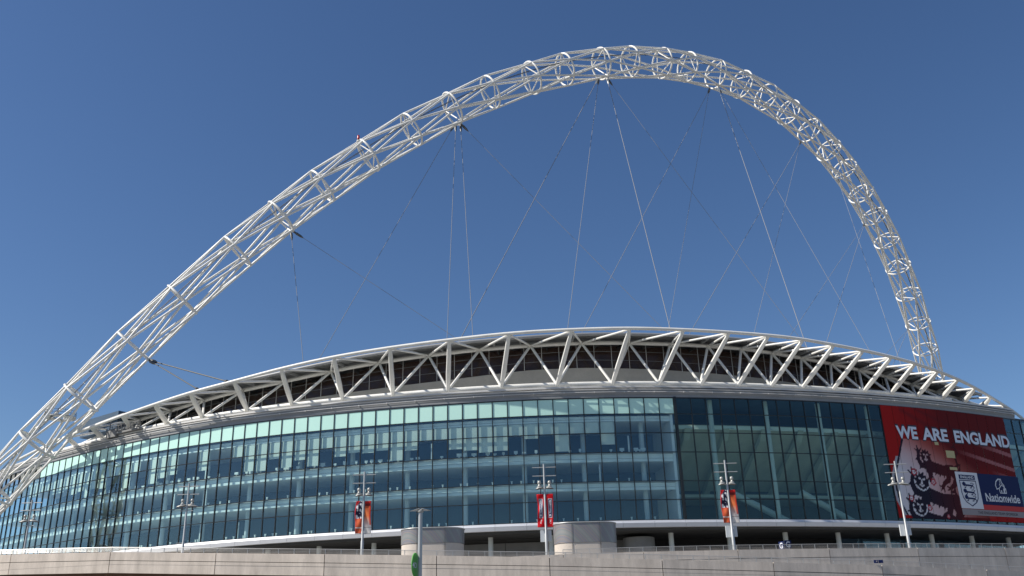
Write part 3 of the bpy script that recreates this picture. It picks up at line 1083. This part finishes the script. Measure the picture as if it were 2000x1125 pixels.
def on_banner(s0, s1, z0, z1, o):
    return lambda u, v: BP(s0 + (s1 - s0) * u, z0 + (z1 - z0) * v, o)
for body, s0, s1 in (('WE', 41.55, 46.2), ('ARE', 47.35, 53.45), ('ENGLAND', 55.1, 70.0)):
    b = MB()
    text_on(b, body, on_banner(s0 - .12, s1 + .12, 33.0, 35.75, 0.21), 0.055)
    b.build('letter_edge', 'shadow_navy', bn)
    b = MB()
    text_on(b, body, on_banner(s0, s1, 33.2, 35.45, 0.235), 0.035)
    b.build('lettering', 'letter_white', bn)
def patch(s0, s1, z0, z1, o, name, m_, th=0.02):
    mb = MB()
    S = srange(s0, s1, 1.3)
    for i in range(len(S) - 1):
        a_, b_ = S[i], S[i + 1]
        mb.hexa([BP(a_, z0, o - th), BP(b_, z0, o - th), BP(b_, z0, o), BP(a_, z0, o), BP(a_, z1, o - th), BP(b_, z1, o - th), BP(b_, z1, o), BP(a_, z1, o)])
    return mb.build(name, m_, bn)
def poly(mb, pts, o):
    n = len(mb.v)
    mb.v += [tuple(BP(s, z, o)) for s, z in pts]
    mb.f.append(tuple(range(n, n + len(pts))))
def line(mb, pts, w, o, closed=False):
    P_ = pts + [pts[0]] if closed else pts
    for (a0, a1), (b0, b1) in zip(P_[:-1], P_[1:]):
        dx, dy = b0 - a0, b1 - a1
        L = math.hypot(dx, dy) or 1
        nx_, ny_ = -dy / L * w / 2, dx / L * w / 2
        ex_, ey_ = dx / L * w * .3, dy / L * w * .3
        poly(mb, [(a0 - nx_ - ex_, a1 - ny_ - ey_), (b0 - nx_ + ex_, b1 - ny_ + ey_), (b0 + nx_ + ex_, b1 + ny_ + ey_), (a0 + nx_ - ex_, a1 + ny_ - ey_)], o)
patch(53.4, 58.95, 21.5, 27.9, 0.225, 'crest_field', 'print_white')
patch(58.98, 70.1, 22.35, 27.85, 0.225, 'logo_field', 'navy')
patch(58.98, 70.1, 21.42, 22.3, 0.22, 'red_strip', 'print_red')
patch(53.4, 70.1, 20.35, 21.38, 0.225, 'sponsor_strip', 'print_grey')
patch(52.2, 54.3, 30.3, 31.6, 0.215, 'window_patch', 'beige')
patch(52.4, 54.2, 28.15, 28.65, 0.215, 'window_patch', 'beige')
patch(49.9, 50.8, 32.45, 33.0, 0.213, 'window_patch', 'beige')
b = MB()
text_on(b, 'THE ENGLAND TEAM SPONSOR', on_banner(57.2, 67.8, 20.62, 21.1, 0.25), 0.0)
b.build('small_lettering', 'shadow_navy', bn)
patch(54.15, 58.15, 26.62, 27.4, 0.245, 'crest_title', 'navy')
b = MB()
text_on(b, 'ENGLAND', on_banner(54.5, 57.8, 26.78, 27.24, 0.27), 0.03)
b.build('crest_lettering', 'print_white', bn)
b = MB()
sh = [(54.15, 26.4), (54.15, 24.2), (54.35, 23.3), (54.9, 22.6), (56.15, 21.95), (57.4, 22.6), (57.95, 23.3), (58.15, 24.2), (58.15, 26.4)]
line(b, sh, .16, 0.25, True)
for zc in (25.55, 24.35, 23.25):
    w = 1.0 if zc > 24 else .82
    line(b, [(54.75 + (1 - w), zc + .28), (55.2, zc + .2), (55.5, zc + .05), (56.6, zc), (57.2, zc - .05)], .3, 0.252)
    poly(b, [(54.85 + .38 * math.cos(R(a_)) * (1 + .2 * (k % 2)) + .25, zc + .22 + .36 * math.sin(R(a_)) * (1 + .2 * (k % 2))) for k, a_ in enumerate(range(0, 360, 30))], 0.254)
    line(b, [(55.6, zc), (55.35, zc - .42), (55.1, zc - .42)], .15, 0.256)
    line(b, [(56.9, zc - .05), (56.75, zc - .42), (56.45, zc - .42)], .16, 0.256)
    line(b, [(57.2, zc), (57.5, zc - .38), (57.3, zc - .45)], .14, 0.257)
    line(b, [(57.1, zc + .05), (57.5, zc + .3), (57.2, zc + .48), (56.7, zc + .38)], .1, 0.258)
b.build('crest_lions', 'navy', bn)
b = MB()
line(b, [(63.5, 25.2), (63.3, 25.9), (63.6, 26.6), (64.3, 27.1), (65.0, 27.1), (65.1, 26.5), (65.6, 26.0), (65.7, 25.2)], .2, 0.25)
line(b, [(63.5, 25.3), (64.1, 25.4), (64.2, 24.6), (65.9, 24.6), (65.9, 25.4), (65.0, 26.1), (64.1, 25.4)], .16, 0.252)
poly(b, [(64.5, 24.75), (64.8, 24.75), (64.8, 25.1), (64.5, 25.1)], 0.254)
poly(b, [(65.2, 24.7), (65.6, 24.7), (65.6, 25.3), (65.4, 25.55), (65.2, 25.3)], 0.254)
line(b, [(64.4, 26.0), (64.7, 26.4), (64.6, 26.9)], .14, 0.256)
b.build('house_logo', 'print_white', bn)
b = MB()
text_on(b, 'Nationwide', on_banner(60.0, 69.3, 22.95, 24.4, 0.25), 0.02)
for s in (60.1, 60.75, 61.3, 62.5, 63.35, 64.0, 65.7, 66.5, 67.4, 67.95, 68.6):
    line(b, [(s - .06, 23.0), (s + .3, 23.0)], .1, 0.252)
b.build('logo_lettering', 'print_white', bn)

# ------------------------------------------------------------------ concrete parapets with railings
def perp(a_, b_):
    tx, ty = b_[0] - a_[0], b_[1] - a_[1]
    L = math.hypot(tx, ty)
    return Vector((ty / L, -tx / L, 0)), Vector((tx / L, ty / L, 0))
def parapet(name, label, pts, height, groove, thick=0.45):
    root = thing(name, label, 'wall', (pts[len(pts) // 2][0], pts[len(pts) // 2][1], 0))
    for i in range(len(pts) - 1):
        a_, b_ = Vector(pts[i]), Vector(pts[i + 1])
        out_, tg = perp(a_, b_)
        ga = tg * 0.035
        a2, b2 = a_ + ga, b_ - ga
        back = -out_ * thick
        jit = random.uniform(-.012, .012)
        for z0, z1, k in ((groove + 0.03, 0.0, 0), (groove - 0.03, -height, 1)):
            lo, hi = (z0, z1) if z0 < z1 else (z1, z0)
            if k == 0:
                lo, hi = -groove_abs + 0.025, 0.0
            else:
                lo, hi = -height, -groove_abs - 0.025
            mb = MB()
            of = out_ * (jit + (0.0 if k == 0 else -0.01))
            zz = Vector((0, 0, 1))
            mb.hexa([a2 + of + zz * lo, b2 + of + zz * lo, b2 + back + zz * lo, a2 + back + zz * lo,
                     a2 + of + zz * hi, b2 + of + zz * hi, b2 + back + zz * hi, a2 + back + zz * hi])
            mb.build('concrete_panel', 'concrete', root)
        mb = MB()
        bk = -out_ * 0.10
        bk2 = -out_ * (thick - 0.05)
        zz = Vector((0, 0, 1))
        mb.hexa([a_ + bk - zz * (height - 0.06), b_ + bk - zz * (height - 0.06), b_ + bk2 - zz * (height - 0.06), a_ + bk2 - zz * (height - 0.06),
                 a_ + bk - zz * 0.06, b_ + bk - zz * 0.06, b_ + bk2 - zz * 0.06, a_ + bk2 - zz * 0.06])
        mb.build('joint_core', 'soffit', root)
    return root
groove_abs = 0.78
front = parapet('concrete_parapet', 'long warm grey concrete parapet across the foreground, sloping down to the right', PARA, 1.9, -0.78)
b = MB()
for i in range(len(PARA) - 1):
    a_, b_ = Vector(PARA[i]), Vector(PARA[i + 1])
    out_, tg = perp(a_, b_)
    z0, z1 = a_.z - 1.85, b_.z - 1.85
    p0, p1 = a_ - out_ * 1.3, b_ - out_ * 1.3
    q0, q1 = a_ - out_ * 1.8, b_ - out_ * 1.8
    b.hexa([(p0.x, p0.y, 0), (p1.x, p1.y, 0), (q1.x, q1.y, 0), (q0.x, q0.y, 0), (p0.x, p0.y, z0), (p1.x, p1.y, z1), (q1.x, q1.y, z1), (q0.x, q0.y, z0)])
b.build('support_wall', 'brick', front, label='brown brick wall under the parapet')
groove_abs = 0.95
upper = parapet('terrace_parapet', 'level grey concrete terrace wall behind the sloping parapet on the right', UPPER, 3.4, -0.95)

post = MB()
post.abox((0, 0, 0.5), 0.025, 0.03, 0.5)
post_me = post.mesh('post')
post_me.materials.append(M['rail'])
def railing(label, pts, h, setback, spacing, rails):
    root = thing('parapet_railing', label, 'railing', tuple(Vector(pts[len(pts) // 2])))
    P_ = []
    for i, q_ in enumerate(pts):
        a_, b_ = (pts[i], pts[i + 1]) if i < len(pts) - 1 else (pts[i - 1], pts[i])
        out_, tg = perp(a_, b_)
        P_.append(Vector(q_) - out_ * setback)
    for f_ in rails:
        mb = MB()
        mb.tube([q_ + Vector((0, 0, h * f_)) for q_ in P_], 0.032 if f_ == 1 else 0.016, 6)
        mb.build('rail', 'rail', root)
    for i in range(len(P_) - 1):
        L = (P_[i + 1] - P_[i]).length
        n = int(round(L / spacing))
        for k in range(n):
            p_ = P_[i].lerp(P_[i + 1], k / n)
            mm = Matrix.Translation(p_) @ Matrix.Diagonal((1, 1, h, 1))
            place(post_me, 'post', root, mm)
railing('thin steel railing along the top of the sloping foreground parapet', PARA, 0.44, 0.22, 1.43, (1.0, 0.75, 0.5, 0.25))
railing('thin steel railing along the level terrace wall on the right', UPPER[1:], 0.50, 0.22, 1.5, (1.0, 0.72, 0.46, 0.2))

# ------------------------------------------------------------------ stair cores with mesh cladding
def core(x, y, label, z0, zc, zt, hw=3.95, hd=2.6):
    root = thing('stair_core', label, 'stair core', (x, y, DECK), 'stair cores on the podium')
    def outline(gr, n=10):
        pts = []
        r_ = hd - 0.02
        for cx, a0 in ((hw - r_, -90), (hw - r_, 0), (-(hw - r_), 90), (-(hw - r_), 180)):
            sy = hd - r_
            for k in range(n + 1):
                a_ = R(a0 + 90 * k / n)
                pts.append((x + cx + (r_ + gr) * math.cos(a_), y + (r_ + gr) * math.sin(a_)))
        return pts
    def wall(mb, pts, za, zb):
        n = len(pts)
        i0 = len(mb.v)
        for z in (za, zb):
            mb.v += [(px, py, z) for px, py in pts]
        for k in range(n):
            l = (k + 1) % n
            mb.f.append((i0 + k, i0 + l, i0 + n + l, i0 + n + k))
        mb.f.append(tuple(i0 + n + k for k in range(n)))
    b = MB()
    b.smooth = True
    wall(b, outline(0), z0, zc)
    b.build('core_base', 'coreconc', root)
    for dx in (-1.75, 1.75):
        b = MB()
        b.abox((x + dx, y - hd - 0.0, (z0 + zc) / 2), 0.025, 0.02, (zc - z0) / 2 - 0.01)
        b.build('panel_joint', 'soffit', root)
    b = MB()
    b.smooth = True
    wall(b, outline(0.06), zc + 0.01, zt)
    b.build('mesh_cladding', 'mesh', root)
    for dx in (-1.75, 1.75):
        b = MB()
        b.abox((x + dx, y - hd - 0.06, (zc + zt) / 2), 0.02, 0.015, (zt - zc) / 2 - 0.02)
        b.build('cladding_seam', 'lampdark', root)
    b = MB()
    pts = outline(0.08)
    b.tube([(px, py, zt) for px, py in pts], 0.07, 6, closed=True)
    b.build('core_rim', 'galv', root)
core(-10.9, 120.5, 'rounded stair core with steel mesh top, behind the street lamp', DECK, 14.5, 16.35)
core(8.4, 120.6, 'rounded stair core with steel mesh top, right of the red flag mast', DECK, 14.1, 16.55)

# ------------------------------------------------------------------ floodlight masts
MAST = [(-72.62, 139.37, 24.6, 'far left floodlight mast beside the arch foot', 'plain'), (-45.6, 128.91, 24.6, 'floodlight mast without flags, second from the left', 'plain'),
        (-20.23, 122.8, 24.45, 'floodlight mast with lion flags left of the street lamp', 'lion'), (3.51, 120.1, 24.3, 'floodlight mast with two red flags in the middle', 'red'),
        (27.25, 121.01, 24.36, 'floodlight mast with lion flags right of the middle', 'lion'), (51.1, 125.14, 24.4, 'floodlight mast in front of the big banner', 'bare')]
def floodlight(mb, dome, und, x, y, z, sgn, wing):
    # wing shaped housing (closed lens shape), dome and dark underside
    n, mrow = 14, 6
    cx = x + sgn * 0.66
    for m_, zs, tgt in ((mb, 1, 0.20), (und, -1, 0.12)):
        base = len(m_.v)
        m_.smooth = True
        for i in range(mrow + 1):
            f_ = i / mrow
            for k in range(n):
                a_ = 2 * math.pi * k / n
                rx, ry = (0.50 + wing) * (1 - f_ ** 2) ** .5 if f_ < 1 else 0.0, 0.34 * (1 - f_ ** 2) ** .5 if f_ < 1 else 0.0
                xx = cx + sgn * wing * .4 + rx * math.cos(a_)
                zz = z + zs * tgt * f_ - abs(xx - x) * 0.16
                m_.v.append((xx, y + ry * math.sin(a_), zz))
        for i in range(mrow):
            for k in range(n):
                l = (k + 1) % n
                m_.f.append((base + i * n + k, base + i * n + l, base + (i + 1) * n + l, base + (i + 1) * n + k))
    dome.lathe((x + sgn * 0.66, y, z), [(0.27, 0.0), (0.27, 0.2), (0.17, 0.25), (0.12, 0.40), (0.20, 0.48), (0.24, 0.62), (0.20, 0.78), (0.10, 0.86), (0.0, 0.88)], 16)
for i, (x, y, zt, label, kind) in enumerate(MAST):
    root = thing('floodlight_mast', label, 'lamp post', (x, y, DECK), 'floodlight masts on the podium')
    b = MB()
    b.tube([(x, y, DECK), (x, y, DECK + 5.2), (x, y, DECK + 5.3), (x, y, zt)], [0.21, 0.20, 0.155, 0.115], 14)
    b.tube([(x, y, DECK), (x, y, DECK + 0.25)], [0.32, 0.32], 14)
    b.build('pole', 'galv', root)
    for dz in (0.42, 1.52):
        b = MB()
        b.tube([(x - 1.52, y, zt - dz), (x + 1.52, y, zt - dz)], 0.058, 8)
        b.build('crossbar', 'galv', root)
    if i < 2:
        b = MB()
        for k in range(9):
            xx = x - 1.2 + .3 * k
            b.tube([(xx, y, zt - .42), (xx + .03, y, zt - .42 + random.uniform(.15, .5))], 0.012, 4)
        b.build('bird_spike', 'galv', root, kind='stuff')
    wing = 0.25 if kind in ('bare', 'plain') else 0.0
    for sgn in (-1, 1):
        a_, d_, u_ = MB(), MB(), MB()
        floodlight(a_, d_, u_, x, y, zt - 3.0, sgn, wing)
        fl = a_.build('floodlight', 'lampgrey', root)
        d_.build('lamp_dome', 'lampgrey', fl)
        u_.build('lamp_underside', 'lampdark', fl)
    b = MB()
    b.tube([(x - 0.8, y, zt - 3.12), (x + 0.8, y, zt - 3.12)], 0.07, 8)
    b.tube([(x - 0.9 if kind == 'plain' else x - .1, y, zt - 3.75), (x + 0.9 if kind == 'plain' else x + .1, y, zt - 3.75)], 0.05, 8)
    b.build('lamp_arm', 'galv', root)
    zl = zt - 8.05
    b = MB()
    b.tube([(x - 1.0, y, zl), (x + 1.0, y, zl)], 0.04, 8)
    b.build('lower_bar', 'galv', root)
    if kind in ('red', 'lion', 'bare') and i != 2:
        b = MB()
        b.abox((x - .42, y + .35, zl - 1.0), 0.32, 0.12, 0.72)
        b.abox((x + .38, y + .35, zl - 0.98), 0.30, 0.12, 0.68)
        b.build('control_box', 'signbox', root)
    if kind in ('plain', 'bare'):
        continue
    for sgn in (-1, 1):
        if kind == 'red':
            lab = 'red pole flag with navy panel, %s side of the middle mast' % ('left' if sgn < 0 else 'right')
        else:
            lab = '%s flag on the mast %s' % ('white and red lion print' if sgn < 0 else 'orange to white print', 'left of the street lamp' if i == 2 else 'right of the middle')
        W, Hh = 0.92, 4.15
        z1 = zt - 3.85
        nx, nz = 14, 60
        xs0 = x + sgn * 0.16
        mb = MB()
        cols = []
        sd = i * 3.1 + sgn
        def flagpt(u, v, off=0.0):
            # u 0..1 away from the pole, v 0..1 upwards
            sw = 0.10 * math.sin(v * 7 + sd) * u + 0.06 * math.sin(v * 13 + u * 4 + sd)
            xx = xs0 + sgn * W * u * (0.93 + 0.07 * math.sin(v * 5 + sd)) + 0.02 * math.sin(9 * v + sd)
            return (xx, y - 0.02 + sw * .8 - off, z1 - Hh * (1 - v))
        for a1 in range(nx + 1):
            for a2 in range(nz + 1):
                u, v = a1 / nx, a2 / nz
                mb.v.append(flagpt(u, v))
                uu = u if sgn > 0 else 1 - u          # left to right across the flag
                if kind == 'red':
                    c = (0.55, 0.008, 0.015)
                    if .22 < uu < .80 and .27 < v < .86:
                        c = (0.60, 0.60, 0.64)
                        if .29 < uu < .73 and .29 < v < .84:
                            c = (0.012, 0.018, 0.10)
                    if .38 < uu < .66 and .10 < v < .22 and noise.noise(Vector((uu * 8, v * 30, sd))) > 0.0:
                        c = (0.6, 0.6, 0.62)
                elif sgn < 0:
                    c = (0.55, 0.02, 0.02)
                    e = 0.18 + 0.8 * (1 - v) ** 2 * 0.4
                    if v > .45 and uu > 0.10 + 0.5 * max(0, v - .86) / .14:
                        c = (0.66, 0.66, 0.68)
                        nz_ = noise.noise(Vector((uu * 3.2, v * 11, 3.3 + sd * 0))) + .25 * noise.noise(Vector((uu * 9, v * 30, 1)))
                        if nz_ > 0.05 or (.42 < uu < .62 and .84 < v < .97):
                            c = (0.02, 0.018, 0.045)
                    elif v < .45:
                        c = mixc((0.62, 0.13, 0.05), (0.35, 0.03, 0.02), abs(uu - .5) * 1.8)
                        if .16 < v < .20 and uu > .05:
                            c = (0.6, 0.5, 0.45)
                else:
                    c = (0.55, 0.02, 0.02)
                    if v < .84:
                        c = mixc((0.70, 0.66, 0.62), (0.66, 0.17, 0.06), (v - .18) / .35)
                        c = mixc(c, (0.5, 0.03, 0.02), max(0, (v - .62)) * 2.2)
                        if uu > .75 and v > .25:
                            c = mixc(c, (0.55, 0.03, 0.02), .8)
                        if .17 < v < .185:
                            c = (0.3, .2, .18)
                    elif v < .93:
                        c = (0.20, 0.02, 0.02)
                cols.append(c)
        for a1 in range(nx):
            for a2 in range(nz):
                q_ = a1 * (nz + 1) + a2
                mb.f.append((q_, q_ + nz + 1, q_ + nz + 2, q_ + 1))
        o = mb.build('pole_flag', 'print')
        o['label'] = lab
        o['category'] = 'flag'
        o['group'] = 'flags on the masts'
        ca = o.data.color_attributes.new('print', 'FLOAT_COLOR', 'POINT')
        flat = []
        for c in cols:
            flat += [*c, 1.0]
        ca.data.foreach_set('color', flat)
        sm = o.modifiers.new('thickness', 'SOLIDIFY')
        sm.thickness = 0.012
        o.data.shade_smooth()
        if kind == 'red':
            b = MB()
            def vert_txt(u, v):
                # text runs upwards
                uu = 0.36 + 0.30 * (1 - v)
                return flagpt(uu if sgn > 0 else 1 - uu, 0.42 + 0.40 * u, 0.03)
            text_on(b, 'Nationwide', vert_txt, 0.03)
            b.build('flag_lettering', 'print_white', o)
            b = MB()
            n0 = len(b.v)
            b.v += [flagpt((0.38 + .26 * p_[0]) if sgn > 0 else 1 - (0.38 + .26 * p_[0]), 0.32 + .07 * p_[1], .03) for p_ in ((0, 0), (.4, 0), (.4, .4), (.7, .4), (.7, 0), (1, 0), (1, .8), (.5, 1), (0, .8))]
            b.f.append(tuple(range(9)))
            b.build('flag_logo', 'print_white', o)

# ------------------------------------------------------------------ near street lamp with the green sign
lx, ly = -4.15, 40.0
lamp = thing('street_lamp', 'slim grey street lamp with two winged heads in front of the parapet', 'street lamp', (lx, ly, 0))
b = MB()
b.tube([(lx, ly, 0), (lx, ly, 7.35)], [0.105, 0.085], 16)
b.tube([(lx, ly, 0), (lx, ly, 0.3)], 0.16, 14)
b.build('pole', 'galv', lamp)
b = MB()
b.lathe((lx, ly, 7.3), [(0.09, 0), (0.13, 0.03), (0.13, 0.09), (0.06, 0.15), (0, 0.16)], 14)
b.build('pole_cap', 'lampgrey', lamp)
for sgn in (-1, 1):
    b = MB()
    b.smooth = True
    n = 12
    for i in range(9):
        f_ = i / 8
        xx = lx + sgn * (0.04 + 0.40 * f_)
        w = 0.12 * math.sin(math.pi * min(1, 0.25 + f_ * .75)) ** .6 + 0.004
        h_ = 0.035 * (1 - f_ * .75)
        zc_ = 7.45 - 0.03 * math.sin(f_ * 2.0) - 0.05 * f_ ** 2
        for k in range(n):
            a_ = 2 * math.pi * k / n
            b.v.append((xx, ly + w * math.cos(a_), zc_ + h_ * math.sin(a_)))
    for i in range(8):
        for k in range(n):
            l = (k + 1) % n
            b.f.append((i * n + k, i * n + l, (i + 1) * n + l, (i + 1) * n + k))
    b.f.append(tuple(range(n)))
    b.f.append(tuple(8 * n + k for k in range(n)))
    hd_ = b.build('lamp_head', 'lampgrey', lamp)
    b = MB()
    b.abox((lx + sgn * 0.22, ly, 7.395), 0.10, 0.06, 0.018)
    b.build('lens', 'signbox', hd_)
sign = thing('car_park_sign', 'round green sign marked 4D behind the slim street lamp', 'sign', (lx - 0.02, ly + 0.14, 5.15))
sc = Vector((lx - 0.20, ly + 0.02, 5.16))
sx = Vector((0.22, 0.975, 0)).normalized()     # the disc is turned away from the viewer
b = MB()
NN = 40
fr = Vector((sx.y, -sx.x, 0))
for off in (0.0, 0.03):
    b.v += [tuple(sc + sx * 0.50 * math.cos(2 * math.pi * k / NN) + Vector((0, 0, 0.50 * math.sin(2 * math.pi * k / NN))) + fr * off) for k in range(NN)]
b.f.append(tuple(reversed(range(NN))))
b.f.append(tuple(range(NN, 2 * NN)))
for k in range(NN):
    l = (k + 1) % NN
    b.f.append((k, l, NN + l, NN + k))
b.build('sign_disc', 'green', sign)
b = MB()
text_on(b, '4D', lambda u, v: sc + fr * 0.036 + sx * (-0.44 + 0.56 * u) + Vector((0, 0, -0.12 + 0.22 * v)), 0.03)
b.build('sign_lettering', 'print_white', sign)

# gate sign G on the terrace and a small dark sign on the ramp railing
gs = thing('gate_sign', 'small navy two-sided gate sign with white letter G above the terrace wall', 'sign', (30.2, 108.4, 11.6))
gc = Vector((30.05, 108.3, 12.25))
b = MB()
b.tube([(30.15, 108.75, DECK), (30.15, 108.75, 12.3)], 0.05, 8)
b.build('sign_post', 'galv', gs)
for ang, w in ((-68, 0.75), (22, 0.95)):
    ax_ = Vector((math.cos(R(ang)), math.sin(R(ang)), 0))
    if ang < 0:
        ax_ = Vector((-0.40, 0.92, 0)).normalized()
        cc = gc + ax_ * 0.40 + Vector((-0.02, 0, -0.1))
        nn_ = Vector((-0.92, -0.40, 0))
    else:
        ax_ = Vector((0.97, 0.24, 0)).normalized()
        cc = gc + ax_ * 0.52
        nn_ = Vector((0.24, -0.97, 0))
    b = MB()
    b.box(cc, ax_, nn_, (0, 0, 1), 0.42, 0.03, 0.46)
    pl = b.build('sign_panel', 'navy', gs)
    b = MB()
    sg_ = 1 if ang > 0 else -1
    text_on(b, 'G', lambda u, v: cc + nn_ * 0.04 + ax_ * sg_ * (-0.27 + 0.54 * u) + Vector((0, 0, -0.32 + 0.66 * v)), 0.02)
    b.build('sign_lettering', 'print_white', pl)
rs_ = thing('ramp_sign', 'tiny dark navy double sign on the sloping parapet railing', 'sign', (33.2, 88.9, 8.35))
b = MB()
b.abox((32.95, 88.85, 8.62), 0.19, 0.04, 0.14)
b.abox((33.42, 88.92, 8.62), 0.2, 0.04, 0.14)
b.build('sign_panel', 'navy', rs_)
b = MB()
b.quad((32.92, 88.80, 8.58), (33.04, 88.80, 8.58), (33.07, 88.80, 8.70), (32.95, 88.80, 8.70))
b.build('sign_mark', 'print_grey', rs_)
print('panes', count, 'objects', len(bpy.data.objects))
